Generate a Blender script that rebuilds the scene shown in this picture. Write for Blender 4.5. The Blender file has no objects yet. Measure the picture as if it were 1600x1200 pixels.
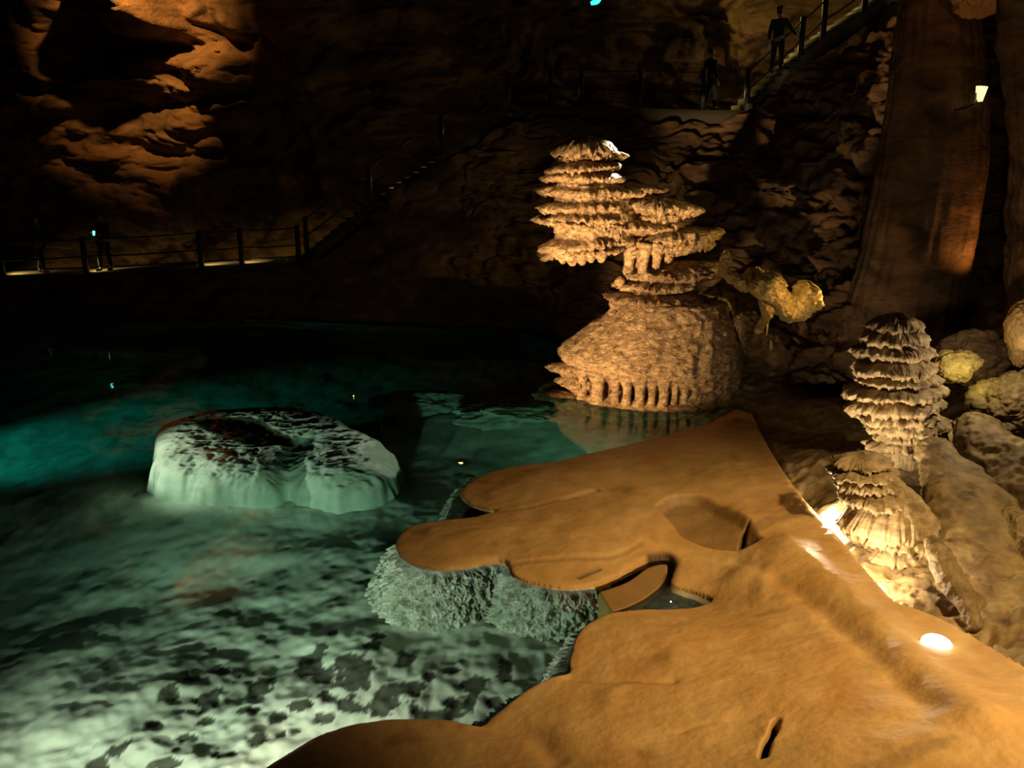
import bpy, math
import numpy as np
from mathutils import Vector, Matrix

C = bpy.context.scene
COL = C.collection
PI = math.pi

# ------------------------------------------------------------------ camera
F = 1385.0                       # focal length in pixels of the 1600x1200 frame
PITCH = math.radians(15.0)
CAM = np.array([0.0, 0.0, 5.0])  # the water surface is z = 0
cam_d = bpy.data.cameras.new('camera')
cam = bpy.data.objects.new('camera', cam_d)
COL.objects.link(cam)
cam.location = CAM
cam.rotation_euler = (PI / 2 - PITCH, 0, 0)
cam_d.sensor_width = 36.0
cam_d.lens = 36.0 * F / 1600.0
cam_d.clip_start = 0.1
cam_d.clip_end = 200
C.camera = cam

# ------------------------------------------------------------------ world, view
w = bpy.data.worlds.new('cave_dark')
C.world = w
w.use_nodes = True
w.node_tree.nodes['Background'].inputs[0].default_value = (0, 0, 0, 1)
w.node_tree.nodes['Background'].inputs[1].default_value = 0.0
C.view_settings.view_transform = 'Standard'
C.view_settings.look = 'None'
C.view_settings.exposure = 0.0
C.view_settings.gamma = 1.0
C.view_settings.use_curve_mapping = False
C.cycles.use_denoising = True
C.cycles.max_bounces = 8
C.cycles.diffuse_bounces = 1
C.cycles.glossy_bounces = 3
C.cycles.transparent_max_bounces = 16
C.cycles.sample_clamp_indirect = 3.0
C.cycles.caustics_refractive = False
C.cycles.caustics_reflective = False

# ------------------------------------------------------------------ rays
FW = np.array([0, math.cos(PITCH), -math.sin(PITCH)])
UP = np.array([0, math.sin(PITCH), math.cos(PITCH)])
RT = np.array([1.0, 0, 0])


def ray(px, py):
    return FW * F + RT * (px - 800.0) + UP * (600.0 - py)


def PZ(px, py, z=0.0):           # where the line of sight meets the level z
    d = ray(px, py)
    t = (z - CAM[2]) / d[2]
    return CAM + d * t


def PR(px, py, z):               # the same for a point under water, with the ray bent at the surface
    if z >= 0:
        return PZ(px, py, z)
    p = PZ(px, py, 0.0)
    d = ray(px, py)
    d = d / np.linalg.norm(d)
    t = d / 1.33
    t[2] = -math.sqrt(1 - t[0] ** 2 - t[1] ** 2)
    return p + t * (z / t[2])


def PY(px, py, Y):               # where it meets the upright plane at distance Y
    d = ray(px, py)
    return CAM + d * (Y / d[1])


# ------------------------------------------------------------------ lights
def aim(o, p):
    v = Vector(p) - o.location
    o.rotation_euler = v.to_track_quat('-Z', 'Y').to_euler()


def spot(name, loc, target, power, color, angle, blend=0.6, size=0.15):
    l = bpy.data.lights.new(name, 'SPOT')
    l.energy = power
    l.color = color
    l.spot_size = math.radians(angle)
    l.spot_blend = blend
    l.shadow_soft_size = size
    o = bpy.data.objects.new(name, l)
    COL.objects.link(o)
    o.location = loc
    aim(o, target)
    return o


def point(name, loc, power, color, size=0.06):
    l = bpy.data.lights.new(name, 'POINT')
    l.energy = power
    l.color = color
    l.shadow_soft_size = size
    o = bpy.data.objects.new(name, l)
    COL.objects.link(o)
    o.location = loc
    return o


WARM = (1.0, 0.70, 0.34)
AMBER = (1.0, 0.50, 0.12)
YEL = (1.0, 0.74, 0.22)
CREAM = (1.0, 0.86, 0.58)
POOLW = (1.0, 0.88, 0.69)
TEAL = (0.05, 0.95, 0.88)

# shelf: amber flood from high up behind the viewer's right
spot('shelf_flood', (6.5, 2.0, 9.0), (3.7, 7.4, 0.3), 6100, (1.0, 0.75, 0.36), 50, 0.9, 0.25)
# the tall stalagmite: warm spots from the front left, side pair added as rim light
spot('stalagmite_spot', (-0.75, 12.75, 0.30), tuple(PY(970, 320, 18.0)), 4200, (1.0, 0.70, 0.36), 30, 0.5, 0.06)
spot('stalagmite_foot_spot', (-0.75, 12.75, 0.30), tuple(PY(985, 545, 17.6)), 2000, (1.0, 0.70, 0.36), 38, 0.6, 0.06)
spot('stalagmite_rim_fill', (-6.5, 10.5, 0.8), tuple(PY(940, 330, 18.0)), 6500, (1.0, 0.72, 0.40), 14, 0.6, 0.06)
spot('stalagmite_rim_fill', (-6.5, 10.5, 0.8), tuple(PY(930, 550, 17.6)), 4500, (1.0, 0.72, 0.40), 14, 0.6, 0.06)
# lamp hidden up on the slope behind the tall stalagmite
spot('stalagmite_back_spot', tuple(PY(1080, 130, 20.5)), tuple(PY(965, 240, 18.2)), 18000, (1.0, 0.93, 0.72), 12, 0.4, 0.05)
spot('stalagmite_right_spot', tuple(PY(1420, 470, 15.0)), tuple(PY(1080, 390, 18.3)), 420, YEL, 42, 0.6, 0.05)
# lamp hidden in the gully behind the shelf's ridge
point('gully_lamp', (3.99, 9.12, 0.36), 105, CREAM, 0.04)
point('gully_lamp', (4.02, 10.5, 0.48), 130, CREAM, 0.04)
# pool floods
for lx, ly, lz, tx, ty, pw, an in ((-2.3, 4.9, -0.08, 620, 1050, 760, 120), (-4.6, 5.0, -0.08, 280, 1110, 800, 100), (-7.0, 6.6, -0.08, 480, 960, 110, 80)):
    spot('pool_near_flood', (lx, ly, lz), tuple(PR(tx, ty, -0.9)), pw, POOLW, an, 0.9, 0.12)
spot('pool_boulder_flood', (-8.9, 13.2, -0.06), tuple(PR(400, 705, -0.9)), 900, POOLW, 60, 0.7, 0.12)
spot('pool_deep_flood', (-15.0, 15.5, -0.6), tuple(PR(60, 690, -3.5)), 420, TEAL, 50, 0.9, 0.2)
HID = PZ(850, 724, 0) + np.array([0.0, 0.10, -0.12])   # behind the back edge of the upper lobe
spot('pool_base_flood', tuple(HID), tuple(PR(960, 660, -0.7)), 45, (0.45, 1.0, 0.6), 110, 0.9, 0.05)
spot('pool_right_flood', tuple(HID), tuple(PR(520, 700, -0.9)), 420, POOLW, 36, 0.9, 0.05)
spot('pool_lobe_fill', (-2.6, 6.3, -0.10), tuple(PR(760, 960, -0.5)), 230, POOLW, 100, 0.9, 0.1)  # added fill to brighten the crust wall under the middle lobe
point('basin_fill', tuple(PZ(1048, 944, -0.06)), 1.8, (0.9, 1.0, 0.75), 0.004)  # added light under water, where the shelf flood cannot reach

# cave walls
spot('wall_amber_spot', tuple(PY(190, -190, 24.0)), tuple(PY(235, 50, 30.5)), 7000, AMBER, 57, 0.9, 0.10)
spot('slope_fill', (9.5, 10.5, 4.5), tuple(PY(1330, 430, 18.0)), 190, AMBER, 30, 0.9, 0.2)  # added soft light for the slope, with no source of its own
spot('rocks_flood', (6.5, 7.0, 5.0), tuple(PZ(1520, 760, 1.5)), 170, YEL, 50, 0.8, 0.1)
spot('stacked_stalagmite_fill', (4.45, 10.75, 0.62), (5.35, 12.0, 1.35), 240, CREAM, 80, 0.8, 0.04)  # added light that boosts the saucer rims beyond the gully lamp

# ------------------------------------------------------------------ noise
rng = np.random.default_rng(7)
_perm = rng.permutation(256).astype(np.int32)
_perm = np.concatenate([_perm, _perm])
_g = rng.normal(size=(256, 3))
_g /= np.linalg.norm(_g, axis=1)[:, None]


def perlin(p):
    p = np.asarray(p, float)
    i = np.floor(p).astype(np.int64)
    f = p - i
    i &= 255
    u = f * f * f * (f * (f * 6 - 15) + 10)
    out = 0
    for dx in (0, 1):
        for dy in (0, 1):
            for dz in (0, 1):
                h = _perm[(_perm[(_perm[(i[:, 0] + dx) & 255] + i[:, 1] + dy) & 255] + i[:, 2] + dz) & 255]
                g = _g[h]
                dot = (g[:, 0] * (f[:, 0] - dx) + g[:, 1] * (f[:, 1] - dy) + g[:, 2] * (f[:, 2] - dz))
                wgt = (u[:, 0] if dx else 1 - u[:, 0]) * (u[:, 1] if dy else 1 - u[:, 1]) * (u[:, 2] if dz else 1 - u[:, 2])
                out = out + wgt * dot
    return out * 1.6


def fbm(p, octaves=4, gain=0.5, lac=2.03):
    p = np.asarray(p, float)
    a, s = 1.0, 0.0
    for k in range(octaves):
        s = s + a * perlin(p + 17.3 * k)
        p = p * lac
        a *= gain
    return s


def ridged(p, octaves=4, gain=0.5, lac=2.05):
    p = np.asarray(p, float)
    a, s = 1.0, 0.0
    for k in range(octaves):
        s = s + a * (1 - 2 * np.abs(perlin(p + 9.7 * k)))
        p = p * lac
        a *= gain
    return s


def smooth(a, b, x):
    t = np.clip((x - a) / (b - a), 0, 1)
    return t * t * (3 - 2 * t)


# ------------------------------------------------------------------ materials
def mat_rock(name, c1, c2, c3=None, scale=3.0, stretch=(1, 1, 1), rough=0.6, bump=0.4, bscale=14.0, spec=0.4, dark_attr=None, dark=(0.02, 0.02, 0.015), bdist=0.03):
    m = bpy.data.materials.new(name)
    m.use_nodes = True
    nt = m.node_tree
    n, L = nt.nodes, nt.links
    b = n['Principled BSDF']
    tc = n.new('ShaderNodeNewGeometry')
    mp = n.new('ShaderNodeMapping')
    mp.inputs['Scale'].default_value = stretch
    L.new(tc.outputs['Position'], mp.inputs['Vector'])
    n1 = n.new('ShaderNodeTexNoise')
    n1.inputs['Scale'].default_value = scale
    n1.inputs['Detail'].default_value = 7
    n1.inputs['Roughness'].default_value = 0.62
    n1.inputs['Distortion'].default_value = 0.5
    L.new(mp.outputs[0], n1.inputs['Vector'])
    cr = n.new('ShaderNodeValToRGB')
    e = cr.color_ramp.elements
    e[0].position, e[0].color = 0.34, (*c1, 1)
    e[1].position, e[1].color = 0.62, (*c2, 1)
    if c3:
        x = e.new(0.74)
        x.color = (*c3, 1)
    L.new(n1.outputs['Fac'], cr.inputs['Fac'])
    col = cr.outputs['Color']
    if dark_attr:
        at = n.new('ShaderNodeAttribute')
        at.attribute_name = dark_attr
        mx = n.new('ShaderNodeMix')
        mx.data_type = 'RGBA'
        mx.inputs['B'].default_value = (*dark, 1)
        L.new(at.outputs['Fac'], mx.inputs['Factor'])
        L.new(col, mx.inputs['A'])
        col = mx.outputs['Result']
    L.new(col, b.inputs['Base Color'])
    b.inputs['Roughness'].default_value = rough
    b.inputs['Specular IOR Level'].default_value = spec
    n2 = n.new('ShaderNodeTexNoise')
    n2.inputs['Scale'].default_value = bscale
    n2.inputs['Detail'].default_value = 6
    n2.inputs['Roughness'].default_value = 0.65
    L.new(mp.outputs[0], n2.inputs['Vector'])
    bp = n.new('ShaderNodeBump')
    bp.inputs['Strength'].default_value = bump
    bp.inputs['Distance'].default_value = bdist
    L.new(n2.outputs['Fac'], bp.inputs['Height'])
    L.new(bp.outputs[0], b.inputs['Normal'])
    return m


def mat_plain(name, c, rough=0.6, metal=0.0, emit=None, estr=0.0):
    m = bpy.data.materials.new(name)
    m.use_nodes = True
    nt = m.node_tree
    b = nt.nodes['Principled BSDF']
    nz = nt.nodes.new('ShaderNodeTexNoise')
    nz.inputs['Scale'].default_value = 30
    mx = nt.nodes.new('ShaderNodeMix')
    mx.data_type = 'RGBA'
    mx.inputs['A'].default_value = (*[x * 0.8 for x in c], 1)
    mx.inputs['B'].default_value = (*[min(1, x * 1.2) for x in c], 1)
    nt.links.new(nz.outputs['Fac'], mx.inputs['Factor'])
    nt.links.new(mx.outputs['Result'], b.inputs['Base Color'])
    b.inputs['Roughness'].default_value = rough
    b.inputs['Metallic'].default_value = metal
    if emit:
        b.inputs['Emission Color'].default_value = (*emit, 1)
        b.inputs['Emission Strength'].default_value = estr
    return m


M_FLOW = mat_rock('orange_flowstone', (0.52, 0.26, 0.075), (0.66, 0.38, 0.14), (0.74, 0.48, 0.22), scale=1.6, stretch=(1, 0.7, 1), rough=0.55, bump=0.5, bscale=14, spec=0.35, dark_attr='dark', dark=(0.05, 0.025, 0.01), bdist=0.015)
M_CRUST = mat_rock('pale_calcite_crust', (0.20, 0.19, 0.13), (0.62, 0.60, 0.50), (0.85, 0.83, 0.74), scale=7, rough=0.7, bump=0.8, bscale=30, bdist=0.03)
M_BED = mat_rock('pale_pool_silt', (0.55, 0.55, 0.45), (0.76, 0.76, 0.65), (0.86, 0.86, 0.76), scale=1.1, rough=0.9, bump=0.08, bscale=6, spec=0.1, dark_attr='dark', dark=(0.035, 0.035, 0.022), bdist=0.05)
M_STAL = mat_rock('cream_stalagmite', (0.15, 0.07, 0.025), (0.62, 0.39, 0.19), (0.90, 0.67, 0.40), scale=8.0, stretch=(1, 1, 1.6), rough=0.6, bump=1.0, bscale=16, bdist=0.07)
M_STAL2 = mat_rock('tan_stalagmite', (0.16, 0.095, 0.04), (0.40, 0.27, 0.13), (0.60, 0.45, 0.25), scale=5.0, stretch=(1, 1, 2.5), rough=0.6, bump=0.6, bscale=26, bdist=0.02)
M_ROCK = mat_rock('brown_cave_rock', (0.06, 0.03, 0.013), (0.24, 0.13, 0.055), (0.34, 0.20, 0.09), scale=1.3, stretch=(1, 1, 2.2), rough=0.7, bump=0.7, bscale=7, bdist=0.08)
M_WET = mat_rock('wet_dark_rock', (0.06, 0.035, 0.015), (0.20, 0.12, 0.05), None, scale=3, rough=0.14, bump=1.0, bscale=9, spec=0.9, bdist=0.08)
M_WALL = mat_rock('dark_cave_wall', (0.045, 0.025, 0.013), (0.17, 0.09, 0.042), (0.24, 0.14, 0.07), scale=0.5, stretch=(1, 1, 2.0), rough=0.8, bump=0.7, bscale=3, bdist=0.15)
M_GOLD = mat_rock('golden_drapery', (0.40, 0.24, 0.06), (0.72, 0.50, 0.18), None, scale=8, rough=0.5, bump=0.5, bscale=30, bdist=0.02)
M_LOG = mat_rock('tan_fallen_rock', (0.10, 0.055, 0.02), (0.27, 0.175, 0.07), (0.38, 0.26, 0.12), scale=3.5, rough=0.65, bump=0.6, bscale=16, bdist=0.03)
M_POST = mat_plain('dark_railing_metal', (0.03, 0.028, 0.025), 0.5, 0.3)
M_PATH = mat_plain('path_concrete', (0.09, 0.072, 0.045), 0.9)
M_DARKCLOTH = mat_plain('dark_cloth', (0.012, 0.013, 0.017), 0.9)
M_SKIN = mat_plain('skin', (0.30, 0.17, 0.11), 0.6)
M_HAIR = mat_plain('dark_hair', (0.012, 0.009, 0.007), 0.7)
M_LENS = mat_plain('lamp_lens', (0.9, 0.9, 0.8), 0.3, 0, (1.0, 0.93, 0.74), 6.0)
M_LENSY = mat_plain('small_lamp_lens', (0.9, 0.8, 0.5), 0.3, 0, (1.0, 0.78, 0.30), 8.0)
M_CYAN = mat_plain('cyan_screen', (0.2, 0.8, 0.9), 0.3, 0, (0.15, 0.85, 1.0), 3.0)


def mat_water():
    m = bpy.data.materials.new('clear_pool_water')
    m.use_nodes = True
    nt = m.node_tree
    n, L = nt.nodes, nt.links
    n.remove(n['Principled BSDF'])
    out = n['Material Output']
    gl = n.new('ShaderNodeBsdfGlass')
    gl.inputs['Roughness'].default_value = 0.0
    gl.inputs['IOR'].default_value = 1.33
    nz = n.new('ShaderNodeTexNoise')
    nz.inputs['Scale'].default_value = 2.2
    nz.inputs['Detail'].default_value = 2
    ge = n.new('ShaderNodeNewGeometry')
    L.new(ge.outputs['Position'], nz.inputs['Vector'])
    bp = n.new('ShaderNodeBump')
    bp.inputs['Strength'].default_value = 0.05
    bp.inputs['Distance'].default_value = 0.04
    L.new(nz.outputs['Fac'], bp.inputs['Height'])
    L.new(bp.outputs[0], gl.inputs['Normal'])
    L.new(gl.outputs[0], out.inputs['Surface'])
    va = n.new('ShaderNodeVolumeAbsorption')
    va.inputs['Color'].default_value = (0.0, 0.83, 0.66, 1)
    va.inputs['Density'].default_value = 0.11
    L.new(va.outputs[0], out.inputs['Volume'])
    return m


M_WATER = mat_water()


# ------------------------------------------------------------------ objects
def empty(name, loc, label, cat, group=None):
    o = bpy.data.objects.new(name, None)
    COL.objects.link(o)
    o.location = loc
    o['label'] = label
    o['category'] = cat
    if group:
        o['group'] = group
    return o


def loc_of(o):
    v = Vector((0, 0, 0))
    while o:
        v += o.location
        o = o.parent
    return np.array(v)


def build(name, V, Fc, mat, parent=None, attr=None, smooth_shade=True, origin=None):
    V = np.asarray(V, float)
    me = bpy.data.meshes.new(name)
    if parent is not None:
        off = loc_of(parent)
    else:
        off = np.array(origin if origin is not None else (0, 0, 0), float)
    if not isinstance(Fc, np.ndarray) and all(len(f) == 4 for f in Fc):
        Fc = np.array(Fc)
    if isinstance(Fc, np.ndarray):
        nf = len(Fc)
        me.vertices.add(len(V))
        me.vertices.foreach_set('co', (V - off).astype(np.float32).ravel())
        me.loops.add(nf * 4)
        me.loops.foreach_set('vertex_index', Fc.astype(np.int32).ravel())
        me.polygons.add(nf)
        me.polygons.foreach_set('loop_start', np.arange(0, nf * 4, 4, dtype=np.int32))
        me.update(calc_edges=True)
    else:
        me.from_pydata((V - off).tolist(), [], [list(map(int, f)) for f in Fc])
        me.update()
    if attr:
        for k, a in attr.items():
            at = me.attributes.new(k, 'FLOAT', 'POINT')
            at.data.foreach_set('value', np.asarray(a, np.float32))
    if smooth_shade:
        me.polygons.foreach_set('use_smooth', [True] * len(me.polygons))
    me.materials.append(mat)
    o = bpy.data.objects.new(name, me)
    COL.objects.link(o)
    if parent is not None:
        o.parent = parent
    else:
        o.location = off
    return o


def tag(o, label, cat=None, group=None, kind=None):
    o['label'] = label
    if cat:
        o['category'] = cat
    if group:
        o['group'] = group
    if kind:
        o['kind'] = kind
    return o


def grid_faces(nr, nc, wrap=False, mask=None):
    r = np.arange(nr - 1)
    c = np.arange(nc if wrap else nc - 1)
    R, Cc = np.meshgrid(r, c, indexing='ij')
    a = R * nc + Cc
    b = R * nc + (Cc + 1) % nc
    f = np.stack([a, b, b + nc, a + nc], -1).reshape(-1, 4)
    if mask is not None:
        f = f[mask[f].all(1)]
    return f


def compact(V, Fc, attrs=None):
    used = np.unique(Fc)
    re = np.full(len(V), -1, int)
    re[used] = np.arange(len(used))
    at = {k: a[used] for k, a in attrs.items()} if attrs else None
    return V[used], re[Fc], at


def catmull(P, n, closed=False):
    P = np.asarray(P, float)
    if closed:
        Q = np.concatenate([P[-1:], P, P[:2]])
        m = len(P)
    else:
        Q = np.concatenate([2 * P[:1] - P[1:2], P, 2 * P[-1:] - P[-2:-1]])
        m = len(P) - 1
    d = np.linalg.norm(np.diff(Q[1:m + 2], axis=0), axis=1)
    cum = np.concatenate([[0], np.cumsum(d)])
    s = np.linspace(0, cum[-1], n, endpoint=not closed)
    k = np.clip(np.searchsorted(cum, s, side='right') - 1, 0, m - 1)
    t = ((s - cum[k]) / np.maximum(d[k], 1e-9))[:, None]
    p0, p1, p2, p3 = Q[k], Q[k + 1], Q[k + 2], Q[k + 3]
    return 0.5 * (2 * p1 + (p2 - p0) * t + (2 * p0 - 5 * p1 + 4 * p2 - p3) * t ** 2 + (3 * p1 - p0 - 3 * p2 + p3) * t ** 3)


def seg_dist(X, P, closed=True):
    A = P
    B = np.roll(P, -1, 0) if closed else None
    if not closed:
        A, B = P[:-1], P[1:]
    out = np.full(len(X), 1e9, np.float32)
    x, y = X[:, 0].astype(np.float32), X[:, 1].astype(np.float32)
    for (ax, ay), (bx, by) in zip(A, B):
        ax, ay, dx, dy = np.float32(ax), np.float32(ay), np.float32(bx - ax), np.float32(by - ay)
        px, py = x - ax, y - ay
        t = np.clip((px * dx + py * dy) / np.float32(max(dx * dx + dy * dy, 1e-12)), 0, 1)
        px -= t * dx
        py -= t * dy
        np.minimum(out, px * px + py * py, out=out)
    return np.sqrt(out).astype(float)


def inside(X, P):
    r = np.zeros(len(X), bool)
    x, y = X[:, 0], X[:, 1]
    for (x0, y0), (x1, y1) in zip(P, np.roll(P, -1, 0)):
        c = (y0 > y) != (y1 > y)
        if y1 != y0:
            r ^= c & (x < (x1 - x0) * (y - y0) / (y1 - y0) + x0)
    return r


def sdf(X, P):
    d = seg_dist(X, P)
    return np.where(inside(X, P), d, -d)


def tps(ctrl):
    ctrl = np.asarray(ctrl, float)
    xy, z = ctrl[:, :2], ctrl[:, 2]
    n = len(xy)

    def U(r2):
        return np.where(r2 > 0, r2 * np.log(np.maximum(r2, 1e-12)), 0)
    K = U(((xy[:, None] - xy[None]) ** 2).sum(-1)) + 0.02 * np.eye(n)
    A = np.zeros((n + 3, n + 3))
    A[:n, :n] = K
    A[:n, n] = 1
    A[:n, n + 1:] = xy
    A[n:, :n] = A[:n, n:].T
    wv = np.linalg.solve(A, np.concatenate([z, [0, 0, 0]]))

    def f(X):
        out = np.empty(len(X))
        for i in range(0, len(X), 20000):
            x = X[i:i + 20000]
            out[i:i + 20000] = U(((x[:, None] - xy[None]) ** 2).sum(-1)) @ wv[:n] + wv[n] + x @ wv[n + 1:]
        return out
    return f


def polar_grid(a0, a1, na, r0, r1, nr):
    A = np.radians(np.linspace(a0, a1, na))
    R = np.geomspace(r0, r1, nr)
    RR, AA = np.meshgrid(R, A, indexing='ij')
    return np.stack([RR * np.sin(AA), RR * np.cos(AA)], -1).reshape(-1, 2)


def X3(xy, s=1.0, z=0.0):
    return np.concatenate([xy * s, np.full((len(xy), 1), z)], 1)


def pxz(lst):                   # (px, py, z) -> world control points
    return np.array([PZ(a, b, c) for a, b, c in lst])


# ================================================================== SETTING
# ---------------- pool bed
bed_ctrl = np.array([PR(*q) for q in [(0, 1200, -1.3), (300, 1150, -1.15), (150, 1050, -1.6), (500, 1020, -1.3), (650, 1060, -1.0), (420, 1180, -1.0),
                (850, 1090, -0.8), (700, 1000, -1.1), (560, 920, -1.5), (300, 930, -2.0), (0, 950, -2.4), (0, 800, -3.2), (200, 780, -2.4),
                (400, 800, -1.7), (600, 800, -1.9), (720, 720, -2.2), (850, 680, -1.7), (1000, 660, -1.2), (100, 680, -4.2),
                (0, 620, -4.4), (300, 600, -4.0), (600, 620, -3.2), (750, 640, -1.8), (850, 560, -3.0), (600, 545, -3.4), (0, 540, -4.0),
                (-300, 700, -4.0), (-300, 1000, -2.5), (-300, 1300, -1.5), (300, 1400, -1.0), (1100, 1300, -1.0), (1250, 800, -1.0)]])
f_bed = tps(bed_ctrl)
XY = polar_grid(-52, 40, 520, 3.2, 30, 420)
zb = np.clip(f_bed(XY), -5.5, -0.5)
r = np.linalg.norm(XY, axis=1)
fade = np.clip(12.0 / r, 0.4, 1)
zb += 0.10 * fbm(X3(XY, 0.9), 4) + 0.015 * ridged(X3(XY, 2.6, 3.0), 3) * fade + 0.01 * fbm(X3(XY, 9, 5.0), 2)
# hollows full of dark silt, and scattered small ones, where the photograph shows them
blobs = [(325, 1085, 16, 24), (262, 1072, 16, 14), (410, 1065, 26, 15), (485, 1028, 20, 22), (500, 1050, 20, 10), (550, 1060, 28, 36), (540, 1030, 22, 12),
         (580, 1005, 16, 9), (632, 1030, 16, 14), (620, 1105, 48, 26), (510, 1085, 14, 10), (185, 1165, 22, 16), (150, 1190, 22, 16),
         (260, 1195, 26, 10), (470, 1102, 18, 9), (435, 1122, 14, 10), (505, 1122, 16, 9), (745, 1085, 22, 12), (790, 1060, 14, 18), (720, 1115, 28, 12),
         (320, 1122, 14, 9), (390, 1108, 16, 5), (345, 1030, 16, 6), (240, 1125, 10, 8), (405, 1165, 12, 12), (450, 1150, 20, 9),
         (680, 1135, 40, 10), (560, 1110, 24, 10), (300, 1045, 12, 5), (770, 1120, 16, 8), (520, 975, 10, 6), (590, 985, 10, 5), (670, 1070, 12, 8),
         (500, 1000, 14, 5), (350, 1190, 18, 6), (290, 1150, 14, 5), (700, 1060, 20, 6)]
dark = np.full(len(XY), -3.0)
for bx, by, bw, bh in blobs:
    c = PR(bx, by, -1.1)
    e1 = PR(bx + bw, by, -1.1) - c
    e2 = PR(bx, by - bh, -1.1) - c
    q = ((XY[:, 0] - c[0]) / abs(e1[0])) ** 2 + ((XY[:, 1] - c[1]) / abs(e2[1])) ** 2
    dark = np.maximum(dark, 1.25 - q)
near = np.abs(XY[:, 1] - 8) < 6
nz_ = np.zeros(len(XY))
nz_[near] = 1.3 * fbm(X3(XY[near], 4.2, 8.0), 5, 0.6)
dk = smooth(0.05, 0.45, dark + nz_ * (dark > -1.5))
zb -= 0.012 * dk
tint = smooth(0.0, 0.8, fbm(X3(XY, 0.55, 2.0), 4) - 0.05) * 0.45
speck = smooth(0.55, 0.8, fbm(X3(XY, 2.2, 12.0), 4)) * 0.6
o = build('floor', np.column_stack([XY, zb]), grid_faces(420, 520), M_BED, attr={'dark': np.clip(dk + np.maximum(0.6 * tint, 0.7 * speck), 0, 0.92)})
tag(o, 'pale silty bed of the clear pool with scattered dark hollows', 'pool bed', kind='structure')

# ---------------- water body
wp = [(-19, 3.0), (-0.4, 3.0), (1.4, 5.6), (2.2, 8.4), (3.2, 11.0), (3.9, 14.0), (4.3, 18.0), (3.2, 20.5), (0.2, 24.2), (-8.0, 26.2), (-19, 26.0)]
nw = len(wp)
Vw = [(x, y, 0) for x, y in wp] + [(x, y, -6.5) for x, y in wp]
Fw = [tuple(range(nw)), tuple(range(2 * nw - 1, nw - 1, -1))] + [(i, i + nw, (i + 1) % nw + nw, (i + 1) % nw) for i in range(nw)]
o = build('pool_water', Vw, Fw, M_WATER, smooth_shade=False)
tag(o, 'still clear blue-green water filling the cave pool', 'water', kind='stuff')


# ---------------- walls
def loft(name, base, top, nu, nv, bulge, disp, mat, label, kind='structure', cat='cave wall', closed=False):
    B = catmull(base, nu)
    T = catmull(top, nu)
    v = np.linspace(0, 1, nv)
    G = B[None] * (1 - v)[:, None, None] + T[None] * v[:, None, None]
    du = np.gradient(G, axis=1)
    dv = np.gradient(G, axis=0)
    N = np.cross(du, dv)
    N /= np.linalg.norm(N, axis=-1)[..., None] + 1e-9
    G = G + N * (bulge * np.sin(PI * v))[:, None, None]
    P = G.reshape(-1, 3)
    n = N.reshape(-1, 3)
    P = P + n * disp(P)[:, None]
    o = build(name, P, grid_faces(nv, nu), mat)
    tag(o, label, cat, kind=kind)
    return o


def disp_wall(P):
    q = P * np.array([0.22, 0.22, 0.42])
    wv = np.stack([fbm(q + 3, 2), fbm(q + 31, 2), fbm(q + 57, 2)], 1) * 0.5
    return 1.5 * ridged(q + wv, 5, 0.52) - 0.7 + 0.5 * fbm(P * np.array([0.5, 0.5, 1.4]), 4)


def disp_back(P):
    d = 0.55 * disp_wall(P)
    for px, py, w_, h_, dep in ((212, 8, 52, 46, 2.4), (330, 112, 48, 26, 1.8), (362, 178, 30, 20, 1.5), (215, 105, 34, 18, 1.2), (360, 40, 20, 24, 1.2), (20, 60, 40, 12, 0.6), (130, 130, 60, 8, 0.6), (60, 170, 60, 12, 0.8)):
        c = PY(px, py, 29.8)
        k = 29.8 / F
        d -= dep * np.exp(-(np.abs((P[:, 0] - c[0] + 0.3 * (P[:, 2] - c[2])) / (w_ * k)) ** 3 + np.abs((P[:, 2] - c[2]) / (h_ * k)) ** 3))
    for px, py, w_, h_, dep in ((205, 72, 110, 14, 0.9), (110, 40, 40, 26, 0.7), (290, 40, 34, 40, 0.7), (375, 70, 40, 14, 0.7), (360, 108, 40, 10, 0.5), (300, 160, 70, 14, 0.6), (340, 208, 40, 12, 0.5), (130, 180, 90, 12, 0.5)):
        c = PY(px, py, 29.8)
        k = 29.8 / F
        d += dep * np.exp(-(((P[:, 0] - c[0]) / (w_ * k)) ** 2 + ((P[:, 2] - c[2]) / (h_ * k)) ** 2))
    return d


# normals point towards the viewer when the curve runs right to left
back_base = [(16, 28.5, -3), (9, 31, -3), (2, 32, -3), (-6, 31.5, -3), (-14, 31.0, -3), (-22, 30, -3)]
back_top = [(16, 28, 15), (9, 29.0, 15), (2, 30, 15), (-6, 29.0, 15), (-14, 28.5, 15), (-22, 27, 15)]
loft('wall_back', back_base, back_top, 460, 340, 0.0, disp_back, M_WALL, 'rugged back wall of the cave with amber-lit ledges high up')
loft('wall_left', [(-20.5, 30.5, -5), (-25, 25, -5), (-26, 12, -5), (-22, 0, -5), (-12, -6, -5)], [(-20.5, 28, 15), (-23, 22, 15), (-23, 11, 15), (-20, 0, 15), (-12, -5, 15)], 160, 90, 0, disp_wall, M_WALL,
     'dark cave wall along the far side of the pool')


def disp_ceil(P):
    return 1.2 * ridged(P * 0.2, 4) - 1.0


loft('ceiling', [(24, -8, 14.5), (24, 8, 14.5), (24, 34, 14)], [(-27, -8, 14.5), (-27, 8, 14.5), (-27, 34, 14)], 60, 80, -1.5, disp_ceil, M_WALL, 'dark uneven ceiling of the cavern', cat='ceiling')


# sloping rock on the right, from behind the tall stalagmite up to the upper stairs
def disp_slope(P):
    q = P * np.array([0.6, 0.6, 1.3])
    wv = np.stack([fbm(q + 3, 2), fbm(q + 31, 2), fbm(q + 57, 2)], 1) * 0.6
    return 0.30 * ridged(q * 0.8 + wv, 3) + 0.05 * ridged(P * np.array([2, 2, 6]) + wv, 3)


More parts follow.
